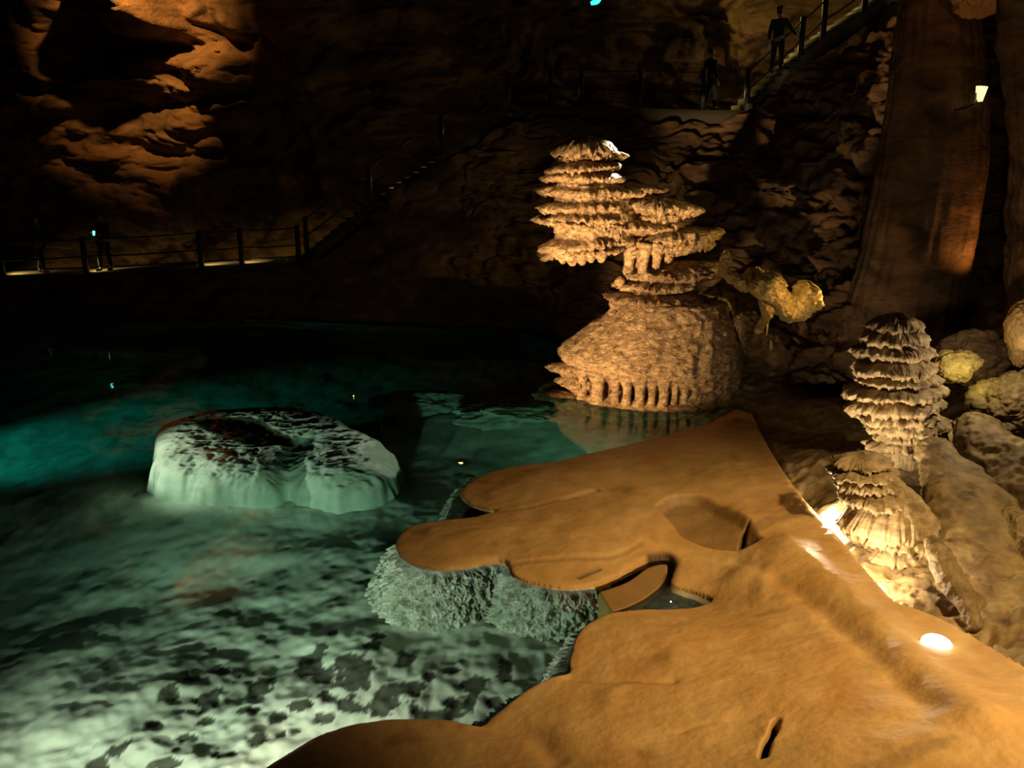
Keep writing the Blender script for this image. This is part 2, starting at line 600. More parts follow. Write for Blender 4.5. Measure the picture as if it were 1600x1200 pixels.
sl_base = [PY(2050, 640, 14.5), PY(1800, 610, 16.0), PY(1620, 590, 18.0), PY(1480, 575, 17.6), PY(1350, 580, 16.6), PY(1250, 585, 17.0), PY(1150, 600, 18.8), PY(1000, 560, 21.5), PY(850, 520, 24.0), PY(700, 515, 25.2)]
sl_top = [PY(2200, -150, 17.0), PY(1950, -120, 19.0), PY(1750, -100, 21.5), PY(1580, -80, 23.4), PY(1450, -20, 24.2), PY(1350, 40, 25.6), PY(1240, 105, 26.2), PY(1110, 180, 26.4), PY(850, 178, 26.6), PY(730, 235, 26.8)]
loft('wall_right', sl_base, sl_top, 420, 320, 0.0, disp_slope, M_ROCK, 'brown layered rock slope rising behind the stalagmites to the stairs')


# bank below the walkway at the back of the pool
def disp_bank(P):
    return 0.22 * ridged(P * np.array([0.7, 0.7, 1.2]), 4) - 0.25


bk_base = [PY(800, 530, 24.6) - [0, 0, 1.0], PY(600, 530, 25.2) - [0, 0, 1.0], PY(400, 530, 25.6) - [0, 0, 1.0], PY(150, 540, 25.6) - [0, 0, 1], PY(-100, 545, 25.4) - [0, 0, 1], PY(-500, 560, 25) - [0, 0, 1]]
bk_top = [PY(835, 175, 27.1), PY(640, 290, 27.25), PY(470, 416, 27.25), PY(200, 432, 27.25), PY(-50, 445, 27.25), PY(-500, 450, 27)]
loft('trim_1', bk_base, bk_top, 300, 70, 0.0, disp_bank, M_ROCK, 'dark rock bank between the pool and the lit walkway', cat='rock bank')


# ---------------- walkway, stairs and platform
def deck(name, pts, width, label, steps=False, thick=0.35):
    """ribbon from the front edge pts back by width; steps cuts it into treads"""
    P = np.asarray(pts, float)
    V, Fc = [], []
    if steps:
        n = max(2, int(round(abs(P[-1, 2] - P[0, 2]) / 0.17)))
        a = catmull(P, n + 1)
        Q = []
        for i in range(n):
            z = a[i + 1, 2]
            Q += [(a[i, 0], a[i, 1], z), (a[i + 1, 0], a[i + 1, 1], z)]
        P = np.array(Q)
    for p in P:
        V += [tuple(p), (p[0], p[1] + width, p[2]), (p[0], p[1] + width, p[2] - thick - 0.3), (p[0], p[1], p[2] - thick)]
    for i in range(len(P) - 1):
        a, b = 4 * i, 4 * i + 4
        for k in range(4):
            Fc.append((a + k, a + (k + 1) % 4, b + (k + 1) % 4, b + k))
    Fc += [(3, 2, 1, 0), tuple(4 * (len(P) - 1) + k for k in range(4))]
    o = build(name, V, Fc, M_PATH, smooth_shade=False)
    tag(o, label, 'path', kind='structure')
    return o


YW = 27.3
walk = [PY(-400, 436, YW), PY(-40, 434, YW), PY(135, 428, YW), PY(315, 418, YW), PY(470, 409, YW)]
deck('walkway', walk, 1.9, 'concrete walkway running along the back of the pool')
stair1 = [PY(470, 409, YW), PY(580, 320, YW), PY(690, 247, YW), PY(800, 176, YW)]
deck('staircase', stair1, 1.8, 'dark flight of stairs climbing from the walkway to the platform', True)
plat = [PY(800, 176, YW), PY(845, 165, YW), PY(1110, 172, YW - 0.6), PY(1165, 172, YW - 0.8)]
deck('stair_landing', plat, 2.2, 'dim landing between the lower and the upper stairs')
stair2 = [PY(1165, 172, YW - 0.8), PY(1230, 112, YW - 1.0), PY(1290, 60, YW - 1.2), PY(1360, 14, YW - 1.4), PY(1450, -55, YW - 1.6)]
deck('staircase', stair2, 1.8, 'upper flight of stairs against the yellow-lit wall', True)


def box_between(a, b, w_, h_):
    """square bar from a to b"""
    a, b = np.array(a, float), np.array(b, float)
    d = b - a
    d /= np.linalg.norm(d)
    u = np.cross(d, [0, 1, 0.01])
    u /= np.linalg.norm(u)
    v = np.cross(d, u)
    V = []
    for p in (a, b):
        for s, t in ((-1, -1), (1, -1), (1, 1), (-1, 1)):
            V.append(p + u * s * w_ / 2 + v * t * h_ / 2)
    return V, [(0, 1, 2, 3), (7, 6, 5, 4), (0, 4, 5, 1), (1, 5, 6, 2), (2, 6, 7, 3), (3, 7, 4, 0)]


def tube(path, rad, nseg=8, n=None):
    P = np.asarray(path, float)
    if n:
        P = catmull(P, n)
    rad = np.broadcast_to(np.asarray(rad, float), (len(P),)) if np.ndim(rad) == 0 or len(rad) == len(P) else np.interp(np.linspace(0, 1, len(P)), np.linspace(0, 1, len(rad)), rad)
    T = np.gradient(P, axis=0)
    T /= np.linalg.norm(T, axis=1)[:, None] + 1e-12
    ref = np.array([0, 0, 1.0]) if abs(T[0, 2]) < 0.9 else np.array([0, 1.0, 0])
    u = np.cross(T, ref)
    u /= np.linalg.norm(u, axis=1)[:, None] + 1e-12
    v = np.cross(T, u)
    th = np.linspace(0, 2 * PI, nseg, endpoint=False)
    V = (P[:, None] + rad[:, None, None] * (np.cos(th)[None, :, None] * u[:, None] + np.sin(th)[None, :, None] * v[:, None])).reshape(-1, 3)
    Fc = [list(f) for f in grid_faces(len(P), nseg, True)]
    Fc += [list(range(nseg))[::-1], list(range((len(P) - 1) * nseg, len(P) * nseg))]
    return V, Fc


def railing(pts, label, heights=(1.02, 0.5), lamps=(), post_w=0.13, group=None):
    pts = [np.array(p, float) for p in pts]
    root = empty('path_railing', pts[len(pts) // 2], label, 'railing', group)
    for i, p in enumerate(pts):
        V, Fc = box_between(p - [0, 0, 0.05], p + [0, 0, 1.1], post_w, post_w)
        po = build('post', V, Fc, M_POST, root, smooth_shade=False)
        if i in lamps:
            c = p + np.array([-0.02, 0.12, 0.34])
            V, Fc = box_between(c - [0, 0, 0.03], c + [0, 0, 0.03], 0.07, 0.06)
            build('post_lamp', V, Fc, M_LENSY, po, smooth_shade=False)
            spot('path_glow', tuple(c + np.array([0.0, 0.25, 0.1])), tuple(c + np.array([0.5, 1.0, -0.6])), 80.0, YEL, 120, 0.8, 0.05)
    for h in heights:
        sag = []
        for a, b in zip(pts[:-1], pts[1:]):
            sag += [a + [0, 0, h], (a + b) / 2 + [0, 0, h - 0.03]]
        sag.append(pts[-1] + [0, 0, h])
        V, Fc = tube(sag, 0.022, 8)
        build('rail', V, Fc, M_POST, root)
    return root


Yf = YW + 0.10
railing([PY(-200, 432, Yf), PY(5, 432, Yf), PY(135, 426, Yf), PY(315, 416, Yf), PY(378, 412, Yf), PY(467, 408, Yf)],
        'dark post-and-rail fence with small lamps along the lit walkway', lamps=(1, 2, 3, 4))
railing([PY(480, 395, Yf), PY(578, 316, Yf), PY(690, 240, Yf), PY(795, 174, Yf)], 'dark railing climbing the lower stairs beside the walkway')
railing([PY(860, 164, Yf), PY(908, 165, Yf), PY(1000, 168, Yf - 0.3), PY(1098, 170, Yf - 0.5)], 'dim railing along the level landing behind the tall stalagmite')
railing([PY(1166, 170, Yf - 0.8), PY(1250, 92, Yf - 1.1), PY(1285, 62, Yf - 1.2), PY(1350, 18, Yf - 1.4), PY(1435, -40, Yf - 1.6)],
        'railing of the upper stairs against the yellow-lit rock')
for px, py, pw in ((655, 256, 4), (610, 292, 3), (712, 212, 2), (540, 335, 0.8), (885, 150, 1.2)):
    point('stair_glow', PY(px, py, YW + 1.2) + np.array([0, 0, 0.15]), pw, YEL, 0.05)
for px, py, dy, pw in ((1130, 150, 0.9, 9), (1200, -10, 1.5, 50), (1270, 40, 0.3, 9), (1325, 10, 0.0, 4), (1222, 82, 0.4, 6), (1196, 128, 0.6, 3)):
    point('upper_stair_glow', PY(px, py, YW + dy), pw, YEL, 0.06)

# ================================================================== FLOWSTONE SHELF
shore = [(1150, 640), (1105, 662), (1050, 679), (1000, 691), (940, 705), (905, 713), (870, 722), (800, 731), (755, 743), (729, 759), (720, 774), (733, 789), (757, 798),
         (774, 801), (772, 805), (735, 812), (685, 816), (644, 822), (624, 838), (618, 855), (629, 873), (652, 886), (692, 893), (735, 888), (768, 882), (790, 883), (797, 891),
         (802, 902), (818, 911), (852, 919), (892, 923), (930, 918), (962, 906), (992, 890), (1015, 879), (1042, 876), (1054, 886), (1049, 905), (1050, 917), (1085, 930), (1112, 944),
         (1090, 951), (1040, 957), (962, 966), (925, 981), (901, 1006), (893, 1032), (888, 1054), (889, 1068), (860, 1073), (822, 1090), (791, 1111), (766, 1131), (745, 1140),
         (700, 1131), (640, 1126), (560, 1131), (500, 1150), (450, 1179), (412, 1204), (370, 1260), (340, 1330)]
shore_xy = np.array([PZ(a, b, 0)[:2] for a, b in shore])
ridge = [(1700, 1330, 1.2), (1750, 1150, 1.25), (1640, 1068, 1.1), (1560, 1010, 1.0), (1500, 975, 0.9), (1440, 952, 0.8), (1398, 938, 0.75), (1350, 885, 0.65), (1300, 826, 0.55), (1240, 757, 0.45), (1205, 706, 0.30), (1185, 668, 0.15), (1175, 645, 0.1)]
ridge_xy = np.array([PZ(*q)[:2] for q in ridge])
shore_c = catmull(shore_xy, 320)
OUT = np.concatenate([shore_c, catmull(ridge_xy, 60)])
sh_ctrl = pxz([(900, 740, .05), (1000, 720, .06), (1100, 690, .08), (1185, 672, .15), (1240, 760, .42), (1300, 830, .52), (1395, 938, .72), (1100, 780, .18), (950, 760, .08),
               (700, 850, .03), (900, 830, .08), (1000, 850, .12), (1150, 900, .28), (1250, 900, .43), (1000, 1000, .16), (1100, 1050, .33), (1250, 1050, .58), (950, 1150, .22),
               (800, 1160, .08), (600, 1170, .03), (1100, 1200, .46), (1300, 1200, .85), (1463, 1010, .80), (1600, 1060, 1.05), (1600, 1200, 1.25), (1400, 1100, .88), (450, 1250, .03), (1062, 900, .03), (1118, 944, .05), (1082, 918, .03), (1130, 905, .12), (1040, 868, .06), (1050, 965, .08)])
f_shelf = tps(sh_ctrl)
NA, NR = 640, 620
XY = polar_grid(-22, 44, NA, 4.4, 17.2, NR)
D = sdf(XY, OUT)
dsh = seg_dist(XY, shore_c, False)
dsh = np.where(D > 0, dsh, -dsh)
z = np.maximum(f_shelf(XY), 0.0)
lip = 0.035 * np.sqrt(np.clip(1 - (1 - np.clip(D / 0.10, 0, 1)) ** 2, 0, 1)) + 0.09 * smooth(-0.2, 1.0, D) - 0.0096


def pl(pts, n=60):
    return catmull(np.array([PR(*p)[:2] for p in pts]), n)


def groove(pts, width, depth):
    d = seg_dist(XY, pl(pts), False)
    return -depth * np.exp(-(d / width) ** 2)


z = z + lip
z += 0.030 * fbm(X3(XY, 0.9), 3) * smooth(0.1, 0.8, D) + 0.010 * fbm(X3(XY, 3.0, 4), 5, 0.6)
# creases and folds seen on the shelf
z += groove([(775, 801, 0.05), (820, 799, .07), (870, 790, .08), (932, 775, .1)], 0.03, 0.05)
z += groove([(905, 905, .05), (935, 888, .1)], 0.025, 0.04)
z += groove([(1150, 870, .3), (1240, 930, .45), (1330, 1010, .65), (1450, 1150, .9)], 0.10, 0.04)
z -= 1.4 * groove([(1220, 850, .45), (1300, 920, .55), (1390, 1010, .75), (1520, 1150, 1.05)], 0.22, 0.06)
z -= groove([(1200, 900, .35), (1190, 940, .35), (1230, 950, .4)], 0.10, 0.03)
z -= groove([(950, 1120, .22), (955, 1090, .22), (990, 1080, .25)], 0.10, 0.025)
z += groove([(890, 1065, .1), (960, 1075, .2), (1050, 1078, .3)], 0.06, 0.035)
z += groove([(760, 1135, .08), (830, 1150, .15), (870, 1200, .2)], 0.10, 0.05)
z += groove([(1060, 1160, .38), (1110, 1153, .4), (1180, 1150, .5)], 0.03, 0.008)
# raised rim of the middle lobe, with a lower tread in front of it
tread = pl([(700, 880, .05), (760, 872, .06), (800, 879, .07), (900, 874, .09), (960, 866, .12), (1003, 848, .13), (1030, 826, .15)], 80)
dt = seg_dist(XY, tread, False)
dty = np.interp(XY[:, 0], np.sort(tread[:, 0]), tread[np.argsort(tread[:, 0]), 1])
side = np.where(XY[:, 1] > dty, 1, -1)
inx = smooth(-0.85, -0.45, XY[:, 0]) * (1 - smooth(1.55, 1.75, XY[:, 0]))
z += 0.015 * np.exp(-(dt / 0.14) ** 2) * np.where(side > 0, 1, 0.3) * inx - 0.02 * (side < 0) * smooth(0, 0.12, dt) * np.exp(-(dt / 0.5) ** 2) * inx
# hollow pan
pan = pl([(1020, 800, .15), (1045, 786, .15), (1095, 785, .17), (1135, 803, .2), (1170, 826, .22), (1190, 858, .24), (1160, 868, .22), (1110, 856, .2), (1060, 838, .17)], 90)
dp = sdf(XY, pan)
z -= 0.13 * smooth(0, 0.14, dp)
hole = pl([(1158, 835, .2), (1172, 830, .2), (1168, 850, .2), (1192, 860, .22), (1165, 868, .2), (1152, 856, .2)], 50)
dh = sdf(XY, hole)
z -= 0.35 * smooth(0.0, 0.09, dh)
# crack at the bottom
crk = pl([(1210, 1158, .55), (1205, 1175, .55), (1196, 1190, .55), (1190, 1215, .55)], 30)
dc = seg_dist(XY, crk, False)
z -= 0.25 * np.exp(-(dc / 0.022) ** 2)
notch = seg_dist(XY, pl([(880, 788, .08), (900, 782, .09), (930, 775, .1)], 20), False)
z -= 0.12 * np.exp(-(notch / 0.035) ** 2)
# brown shallow basin between the lobes raised just above water so the flood lights it
basin = pl([(930, 924, 0), (975, 908, 0), (1012, 884, 0), (1046, 881, 0), (1046, 905, 0), (1030, 925, 0), (1000, 945, 0), (965, 958, 0), (950, 955, 0), (940, 940, 0)], 80)
db = sdf(XY, basin)
out = np.clip(-D, 0, 5)
onshore = dsh < 0
drop = -0.02 - 7.0 * out ** 0.75
zs = np.where(D > 0, z, np.where(dsh < -0.0, np.maximum(drop, -1.6), 0))
# ridge side falls into the gully
drg = seg_dist(XY, ridge_xy, False)
rs = (D < 0) & (drg < seg_dist(XY, shore_c, False))
zr = f_shelf(XY) + 0.02 - 3.0 * out
zs = np.where(rs, np.maximum(zr, -0.6), zs)
sb = smooth(-0.10, 0.05, db)
zs = np.where((D < 0) & ~rs & (db > -0.10), zs * (1 - sb) + 0.006 * sb, zs)
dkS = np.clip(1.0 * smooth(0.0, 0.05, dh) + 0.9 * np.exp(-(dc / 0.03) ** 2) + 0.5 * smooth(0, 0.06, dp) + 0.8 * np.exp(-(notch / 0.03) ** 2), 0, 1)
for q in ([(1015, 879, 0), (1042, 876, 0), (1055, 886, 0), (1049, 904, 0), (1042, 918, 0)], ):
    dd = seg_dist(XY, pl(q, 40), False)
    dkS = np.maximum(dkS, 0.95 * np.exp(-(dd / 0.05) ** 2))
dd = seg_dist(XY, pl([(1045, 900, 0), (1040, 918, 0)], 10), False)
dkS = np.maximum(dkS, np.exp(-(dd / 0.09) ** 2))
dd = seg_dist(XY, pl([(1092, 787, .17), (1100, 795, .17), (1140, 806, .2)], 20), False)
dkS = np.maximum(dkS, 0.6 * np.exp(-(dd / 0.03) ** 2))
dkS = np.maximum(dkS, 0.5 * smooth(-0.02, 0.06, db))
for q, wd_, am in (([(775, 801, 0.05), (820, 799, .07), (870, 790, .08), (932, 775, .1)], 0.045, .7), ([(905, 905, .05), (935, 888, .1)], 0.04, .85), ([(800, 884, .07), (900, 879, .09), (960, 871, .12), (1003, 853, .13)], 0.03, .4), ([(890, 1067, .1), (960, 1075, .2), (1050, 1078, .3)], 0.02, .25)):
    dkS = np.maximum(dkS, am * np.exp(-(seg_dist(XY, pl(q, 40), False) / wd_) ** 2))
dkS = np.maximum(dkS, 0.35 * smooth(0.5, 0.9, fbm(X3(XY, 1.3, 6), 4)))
VS = np.column_stack([XY, zs])
mask = (D > -0.55)
fs = grid_faces(NR, NA, mask=mask)
cen = XY[fs].mean(1)
lobes = [
    ('shelf_lobe', [(1150, 660), (1000, 690), (860, 720), (715, 745), (700, 775), (770, 803), (870, 791), (935, 774), (1000, 745), (1100, 700)]),
    ('shelf_lobe', [(770, 803), (620, 812), (600, 855), (640, 900), (785, 892), (800, 925), (930, 935), (1020, 885), (1035, 826), (1000, 790), (935, 775), (870, 791)]),
    ('shelf_lobe', [(1000, 955), (905, 985), (870, 1060), (890, 1068), (960, 1076), (1060, 1078), (1130, 1050), (1150, 990), (1120, 945)]),
    ('shelf_lobe', [(890, 1068), (780, 1105), (745, 1130), (640, 1110), (500, 1130), (350, 1230), (330, 1340), (830, 1340), (880, 1200), (900, 1110)]),
]
shelf = empty('flowstone_shelf', (2.0, 9.0, 0.1), 'broad orange flowstone shelf sloping down into the clear pool', 'flowstone shelf')
rest = np.ones(len(fs), bool)
for nm, poly in lobes:
    pp = np.array([PZ(a, b, 0.04)[:2] for a, b in poly])
    sel = inside(cen, pp) & rest
    rest &= ~sel
    V_, F_, A_ = compact(VS, fs[sel], {'dark': dkS})
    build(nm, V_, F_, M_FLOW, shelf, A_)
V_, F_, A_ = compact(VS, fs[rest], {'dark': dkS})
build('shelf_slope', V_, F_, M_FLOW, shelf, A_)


inl = pl([(985, 957, -.1), (1030, 925, -.1), (1050, 912, -.1), (1085, 926, -.1), (1120, 945, -.1), (1095, 958, -.1), (1040, 966, -.1)], 60)
gx, gy = np.meshgrid(np.linspace(inl[:, 0].min(), inl[:, 0].max(), 60), np.linspace(inl[:, 1].min(), inl[:, 1].max(), 60), indexing='ij')
Xi = np.column_stack([gx.ravel(), gy.ravel()])
Fi = grid_faces(60, 60, mask=sdf(Xi, inl) > -0.03)
V_, F_, A_ = compact(np.column_stack([Xi, -0.13 + 0.02 * fbm(X3(Xi, 5), 3)]), Fi)
tag(build('underwater_crust', V_, F_, M_CRUST, shelf), 'pale floor of the little inlet beside the brown basin')


# crusted underwater wall hanging below the lobes
def crust_wall(px_pts, label=None, depth=1.25, flare=0.30):
    c = pl([(a, b, 0) for a, b in px_pts], 520)
    t = np.gradient(c, axis=0)
    t /= np.linalg.norm(t, axis=1)[:, None]
    nrm = np.stack([t[:, 1], -t[:, 0]], 1)       # outward, towards the water
    nv = 110
    v = np.linspace(0, 1, nv)
    zz = 0.012 - depth * v ** 1.1
    offs = -0.02 + 0.035 * np.sqrt(np.clip(v * 30, 0, 1)) + flare * v ** 1.6
    P = np.concatenate([c[None] + nrm[None] * offs[:, None, None], np.broadcast_to(zz[:, None, None], (nv, len(c), 1))], -1).reshape(-1, 3)
    N = np.concatenate([np.broadcast_to(nrm[None], (nv, len(c), 2)).reshape(-1, 2), np.zeros((nv * len(c), 1))], 1)
    k = smooth(0.0, 0.12, np.repeat(v, len(c)))
    d = (0.07 * ridged(P * [5, 5, 2.2], 3) + 0.035 * ridged(P * [16, 16, 10], 3)) * k
    return P + N * d[:, None], grid_faces(nv, len(c))


V, Fc = crust_wall([(618, 850), (629, 873), (652, 886), (692, 893), (735, 888), (768, 882), (790, 883), (797, 891), (802, 902), (818, 911), (852, 919), (892, 923), (930, 920)])
tag(build('underwater_crust', V, Fc, M_CRUST, shelf), 'white crusted rock wall under the middle lobe, below water')
V, Fc = crust_wall([(950, 969), (925, 981), (901, 1006), (893, 1032), (888, 1054), (889, 1068), (860, 1073), (822, 1090), (791, 1111), (766, 1131), (745, 1140)], depth=0.8, flare=0.2)
tag(build('underwater_crust', V, Fc, M_CRUST, shelf), 'pale crusted rock under the near lobe, below water')
V, Fc = crust_wall([(745, 745), (729, 759), (720, 774), (733, 789), (757, 798), (772, 801)], depth=0.9, flare=0.2)
tag(build('underwater_crust', V, Fc, M_CRUST, shelf), 'pale crusted rock under the upper lobe, below water')


# ================================================================== STALAGMITES
_seed = [0]


def plate(name, parent, xl, xr, yt, yb, Y, mat, lipf=0.45, tilt=0.0, depth=0.85, jag=0.10, fringe=0.5, crust=0.05, nth=300, freq=3.0, top_in=0.45, bot_in=0.5, dy=0.0, power=1.0):
    """one irregular dripstone plate: a lens with a ragged lip and a drip fringe.
    xl..xr, yt..yb: its extent as measured at distance Y; dy shifts it in depth"""
    _seed[0] += 1
    sd = _seed[0] * 13.7
    A = PY(xl, (yt + yb) / 2, Y)
    B = PY(xr, (yt + yb) / 2, Y)
    zt, zbm = PY((xl + xr) / 2, yt, Y)[2], PY((xl + xr) / 2, yb, Y)[2]
    cx, rx = (A[0] + B[0]) / 2, (B[0] - A[0]) / 2
    ry = rx * depth
    H = zt - zbm
    zl = zt - H * lipf
    prof = []
    for k in range(9):                          # top
        t = k / 8
        prof.append((0.02 + (1 - 0.02) * t ** power * 0.98, zt - (zt - zl) * (t ** 1.7)))
    prof += [(1.0, zl - 0.02 * H)]
    for k in range(1, 15):                      # underside
        t = k / 14
        prof.append((1.0 - (1 - bot_in) * (t ** 0.7), zl - (zl - zbm) * t ** 0.9))
    prof += [(bot_in * 0.5, zbm - 0.01), (0.02, zbm - 0.01)]
    prof = np.array(prof)
    th = np.linspace(0, 2 * PI, nth, endpoint=False)
    nr = len(prof)
    cs, sn = np.cos(th), np.sin(th)
    qq = np.column_stack([cs * freq * 0.5, sn * freq * 0.5, np.full(nth, sd)])
    rad = 1 + jag * (fbm(qq * 1.0, 2) + 0.7 * fbm(qq * 4, 3))
    fr = 0.5 + 0.5 * fbm(np.column_stack([cs * freq * 2.6, sn * freq * 2.6, np.full(nth, sd + 5)]), 3)
    R = prof[:, 0][:, None] * (1 + (rad[None] - 1) * np.clip(prof[:, 0][:, None], 0, 1) ** 1.5)
    Z = np.repeat(prof[:, 1][:, None], nth, 1)
    lipw = np.exp(-((np.arange(nr) - 10.5) / 2.2) ** 2)
    Z -= lipw[:, None] * fr[None] * fringe * min(H, 0.6) * 0.45
    P = np.stack([cx + rx * R * cs[None], Y + dy + ry * R * sn[None], Z], -1).reshape(-1, 3)
    if tilt:
        P[:, 2] += (P[:, 0] - cx) * math.tan(math.radians(tilt))
    N = np.stack([np.broadcast_to(cs, (nr, nth)), np.broadcast_to(sn, (nr, nth)), np.zeros((nr, nth))], -1).reshape(-1, 3)
    kk = np.clip(np.repeat(prof[:, 0], nth) * 1.5 - 0.2, 0, 1)
    dd = crust * (0.9 * ridged(P * [3.2, 3.2, 4.0] + sd, 2) + 0.9 * fbm(P * [11, 11, 5] + sd, 3) + 0.7 * ridged(P * [14, 14, 16] + sd, 2)) * 0.55
    P += N * (dd * kk)[:, None]
    P[:, 2] += 0.35 * crust * fbm(P * 7 + sd, 3) * kk
    Fc = [list(f) for f in grid_faces(nr, nth, True)]
    Fc += [list(range(nth)), list(range((nr - 1) * nth, nr * nth))[::-1]]
    Fc = [f[::-1] for f in Fc]
    return build(name, P, Fc, mat, parent)


def lathe(name, parent, rows, Y, mat, depth=0.9, nth=260, sub=6, jag=0.04, crust=0.05, fl=(3.2, 3.2, 6), flute=0.0, nfl=30, dy=0.0, warp=0.0):
    """rows of (py, xl, xr) measured at distance Y, top first"""
    _seed[0] += 1
    sd = _seed[0] * 13.7
    rr = []
    for py, xl, xr in rows:
        A, B = PY(xl, py, Y), PY(xr, py, Y)
        rr.append(((A[0] + B[0]) / 2, (B[0] - A[0]) / 2, A[2]))
    rr = np.array(rr)
    t = np.linspace(0, len(rr) - 1, (len(rr) - 1) * sub + 1)
    R = np.column_stack([np.interp(t, np.arange(len(rr)), rr[:, k]) for k in range(3)])
    th = np.linspace(0, 2 * PI, nth, endpoint=False)
    cs, sn = np.cos(th), np.sin(th)
    nr = len(R)
    qq = np.column_stack([cs * 1.3, sn * 1.3, np.full(nth, sd)])
    jg = 1 + jag * (fbm(qq, 3) + 0.5 * fbm(qq * 5, 2)) + flute * np.cos(th * nfl + 2 * fbm(qq, 2))
    P = np.stack([R[:, 0][:, None] + R[:, 1][:, None] * jg * cs, Y + dy + depth * R[:, 1][:, None] * jg * sn, np.repeat(R[:, 2][:, None], nth, 1)], -1).reshape(-1, 3)
    N = np.stack([np.broadcast_to(cs, (nr, nth)), np.broadcast_to(sn, (nr, nth)), np.full((nr, nth), 0.25)], -1).reshape(-1, 3)
    dd = crust * (ridged(P * np.array(fl) + sd, 3) + 0.6 * ridged(P * np.array(fl) * 3 + sd, 3)) * 0.5
    if warp:
        dd = dd + warp * fbm(P * 0.9 + sd, 3)
    P = P + N * dd[:, None]
    Fc = [list(f) for f in grid_faces(nr, nth, True)]
    Fc += [list(range(nth)), list(range((nr - 1) * nth, nr * nth))[::-1]]
    Fc = [f[::-1] for f in Fc]
    return build(name, P, Fc, mat, parent)


# ---------------- tall stalagmite standing in the pool
YS = 18.3
S = empty('tall_stalagmite', tuple(PY(1000, 640, YS) * [1, 1, 0]), 'tall top-heavy stalagmite of ragged dripstone plates standing at the pool edge', 'stalagmite')
lathe('base_mound', S, [(466, 1010, 1120), (470, 985, 1133), (486, 962, 1141), (505, 935, 1146), (525, 908, 1150), (542, 885, 1152), (552, 877, 1153), (562, 884, 1153), (572, 900, 1152), (582, 915, 1150), (590, 920, 1150),
                        (600, 912, 1152), (606, 890, 1154), (614, 866, 1156), (622, 850, 1158), (630, 850, 1156), (650, 868, 1150), (690, 900, 1140), (720, 940, 1120)], YS, M_STAL, depth=0.92, jag=0.05, crust=0.07, fl=(3.0, 3.0, 7), sub=8)
# ledges jutting from the foot on the pool side
plate('ledge', S, 856, 935, 560, 580, YS, M_STAL, lipf=0.35, jag=0.2, fringe=0.4, dy=-0.35, depth=0.8)
plate('ledge', S, 868, 950, 576, 600, YS, M_STAL, lipf=0.4, jag=0.2, fringe=0.4, dy=-0.5, depth=0.8)
plate('ledge', S, 832, 930, 604, 622, YS, M_STAL, lipf=0.35, jag=0.2, fringe=0.3, dy=-0.4, depth=0.9)
# row of drip columns under the rim of the mound
cols = [(906, 8), (926, 11), (950, 7), (966, 8), (984, 9), (1001, 7), (1018, 9), (1034, 6), (1049, 7), (1064, 6)]
bm_c = PY(1015, 585, YS)
for i, (px, wd) in enumerate(cols):
    x = PY(px, 585, YS)[0]
    rx = PY(1140, 580, YS)[0] - bm_c[0]
    q = np.clip((x - bm_c[0]) / (rx * 1.02), -1, 1)
    y = YS - 0.92 * rx * math.sqrt(max(0.05, 1 - q * q)) * 0.98
    z1, z0 = PY(px, 560, YS)[2] , PY(px, 622, YS)[2]
    # keep the column the same height seen at its own, nearer distance
    rpx = wd / F * 18.5
    V, Fc = tube([(x, y, z1), (x + .01, y - 0.01, z1 - (z1 - z0) * .4), (x, y, z1 - (z1 - z0) * .7), (x - .01, y + .02, z0)], [rpx * 1.9, rpx * 0.9, rpx * 0.75, rpx * 1.1, rpx * 1.8], 14, 24)
    build('drip_column', V, Fc, M_STAL, S)
# neck
for xl, xr, yt, yb, tl in ((966, 1075, 432, 458, 0), (957, 1096, 452, 478, 0), (985, 1112, 411, 440, 3), (1010, 1113, 408, 432, 5)):
    plate('neck_plate', S, xl, xr, yt, yb, YS, M_STAL, tilt=tl, jag=0.18, crust=0.16, fringe=0.7)
V, Fc = tube([PY(985, 380, YS), PY(983, 410, YS), PY(980, 440, YS)], [0.16, 0.10, 0.15], 16, 20)
build('neck_column', V, Fc, M_STAL, S)
for px, wd, dy in ((1003, 0.10, -0.25), (1022, 0.09, -0.3), (1042, 0.10, -0.15), (1010, 0.22, 0.1), (1035, 0.22, 0.2)):
    V, Fc = tube([PY(px + 4, 378, YS) + [0, dy, 0], PY(px, 408, YS) + [0, dy, 0], PY(px - 5, 440, YS) + [0, dy, 0]], [wd * 1.5, wd * 0.9, wd * 1.3], 16, 20)
    build('neck_column', V, Fc, M_STAL, S)
for px, py, r in ((969, 441, 0.13), (962, 475, 0.15), (985, 470, 0.14), (958, 488, 0.12), (1000, 455, 0.15)):
    c = PY(px, py, YS - 0.15)
    V, Fc = tube([c + [0, 0, r], c + [0, 0, r * 0.7], c, c - [0, 0, r * 0.7], c - [0, 0, r]], [0.02, r * .75, r, r * .75, 0.02], 16, 16)
    build('knob', V, Fc, M_STAL, S)
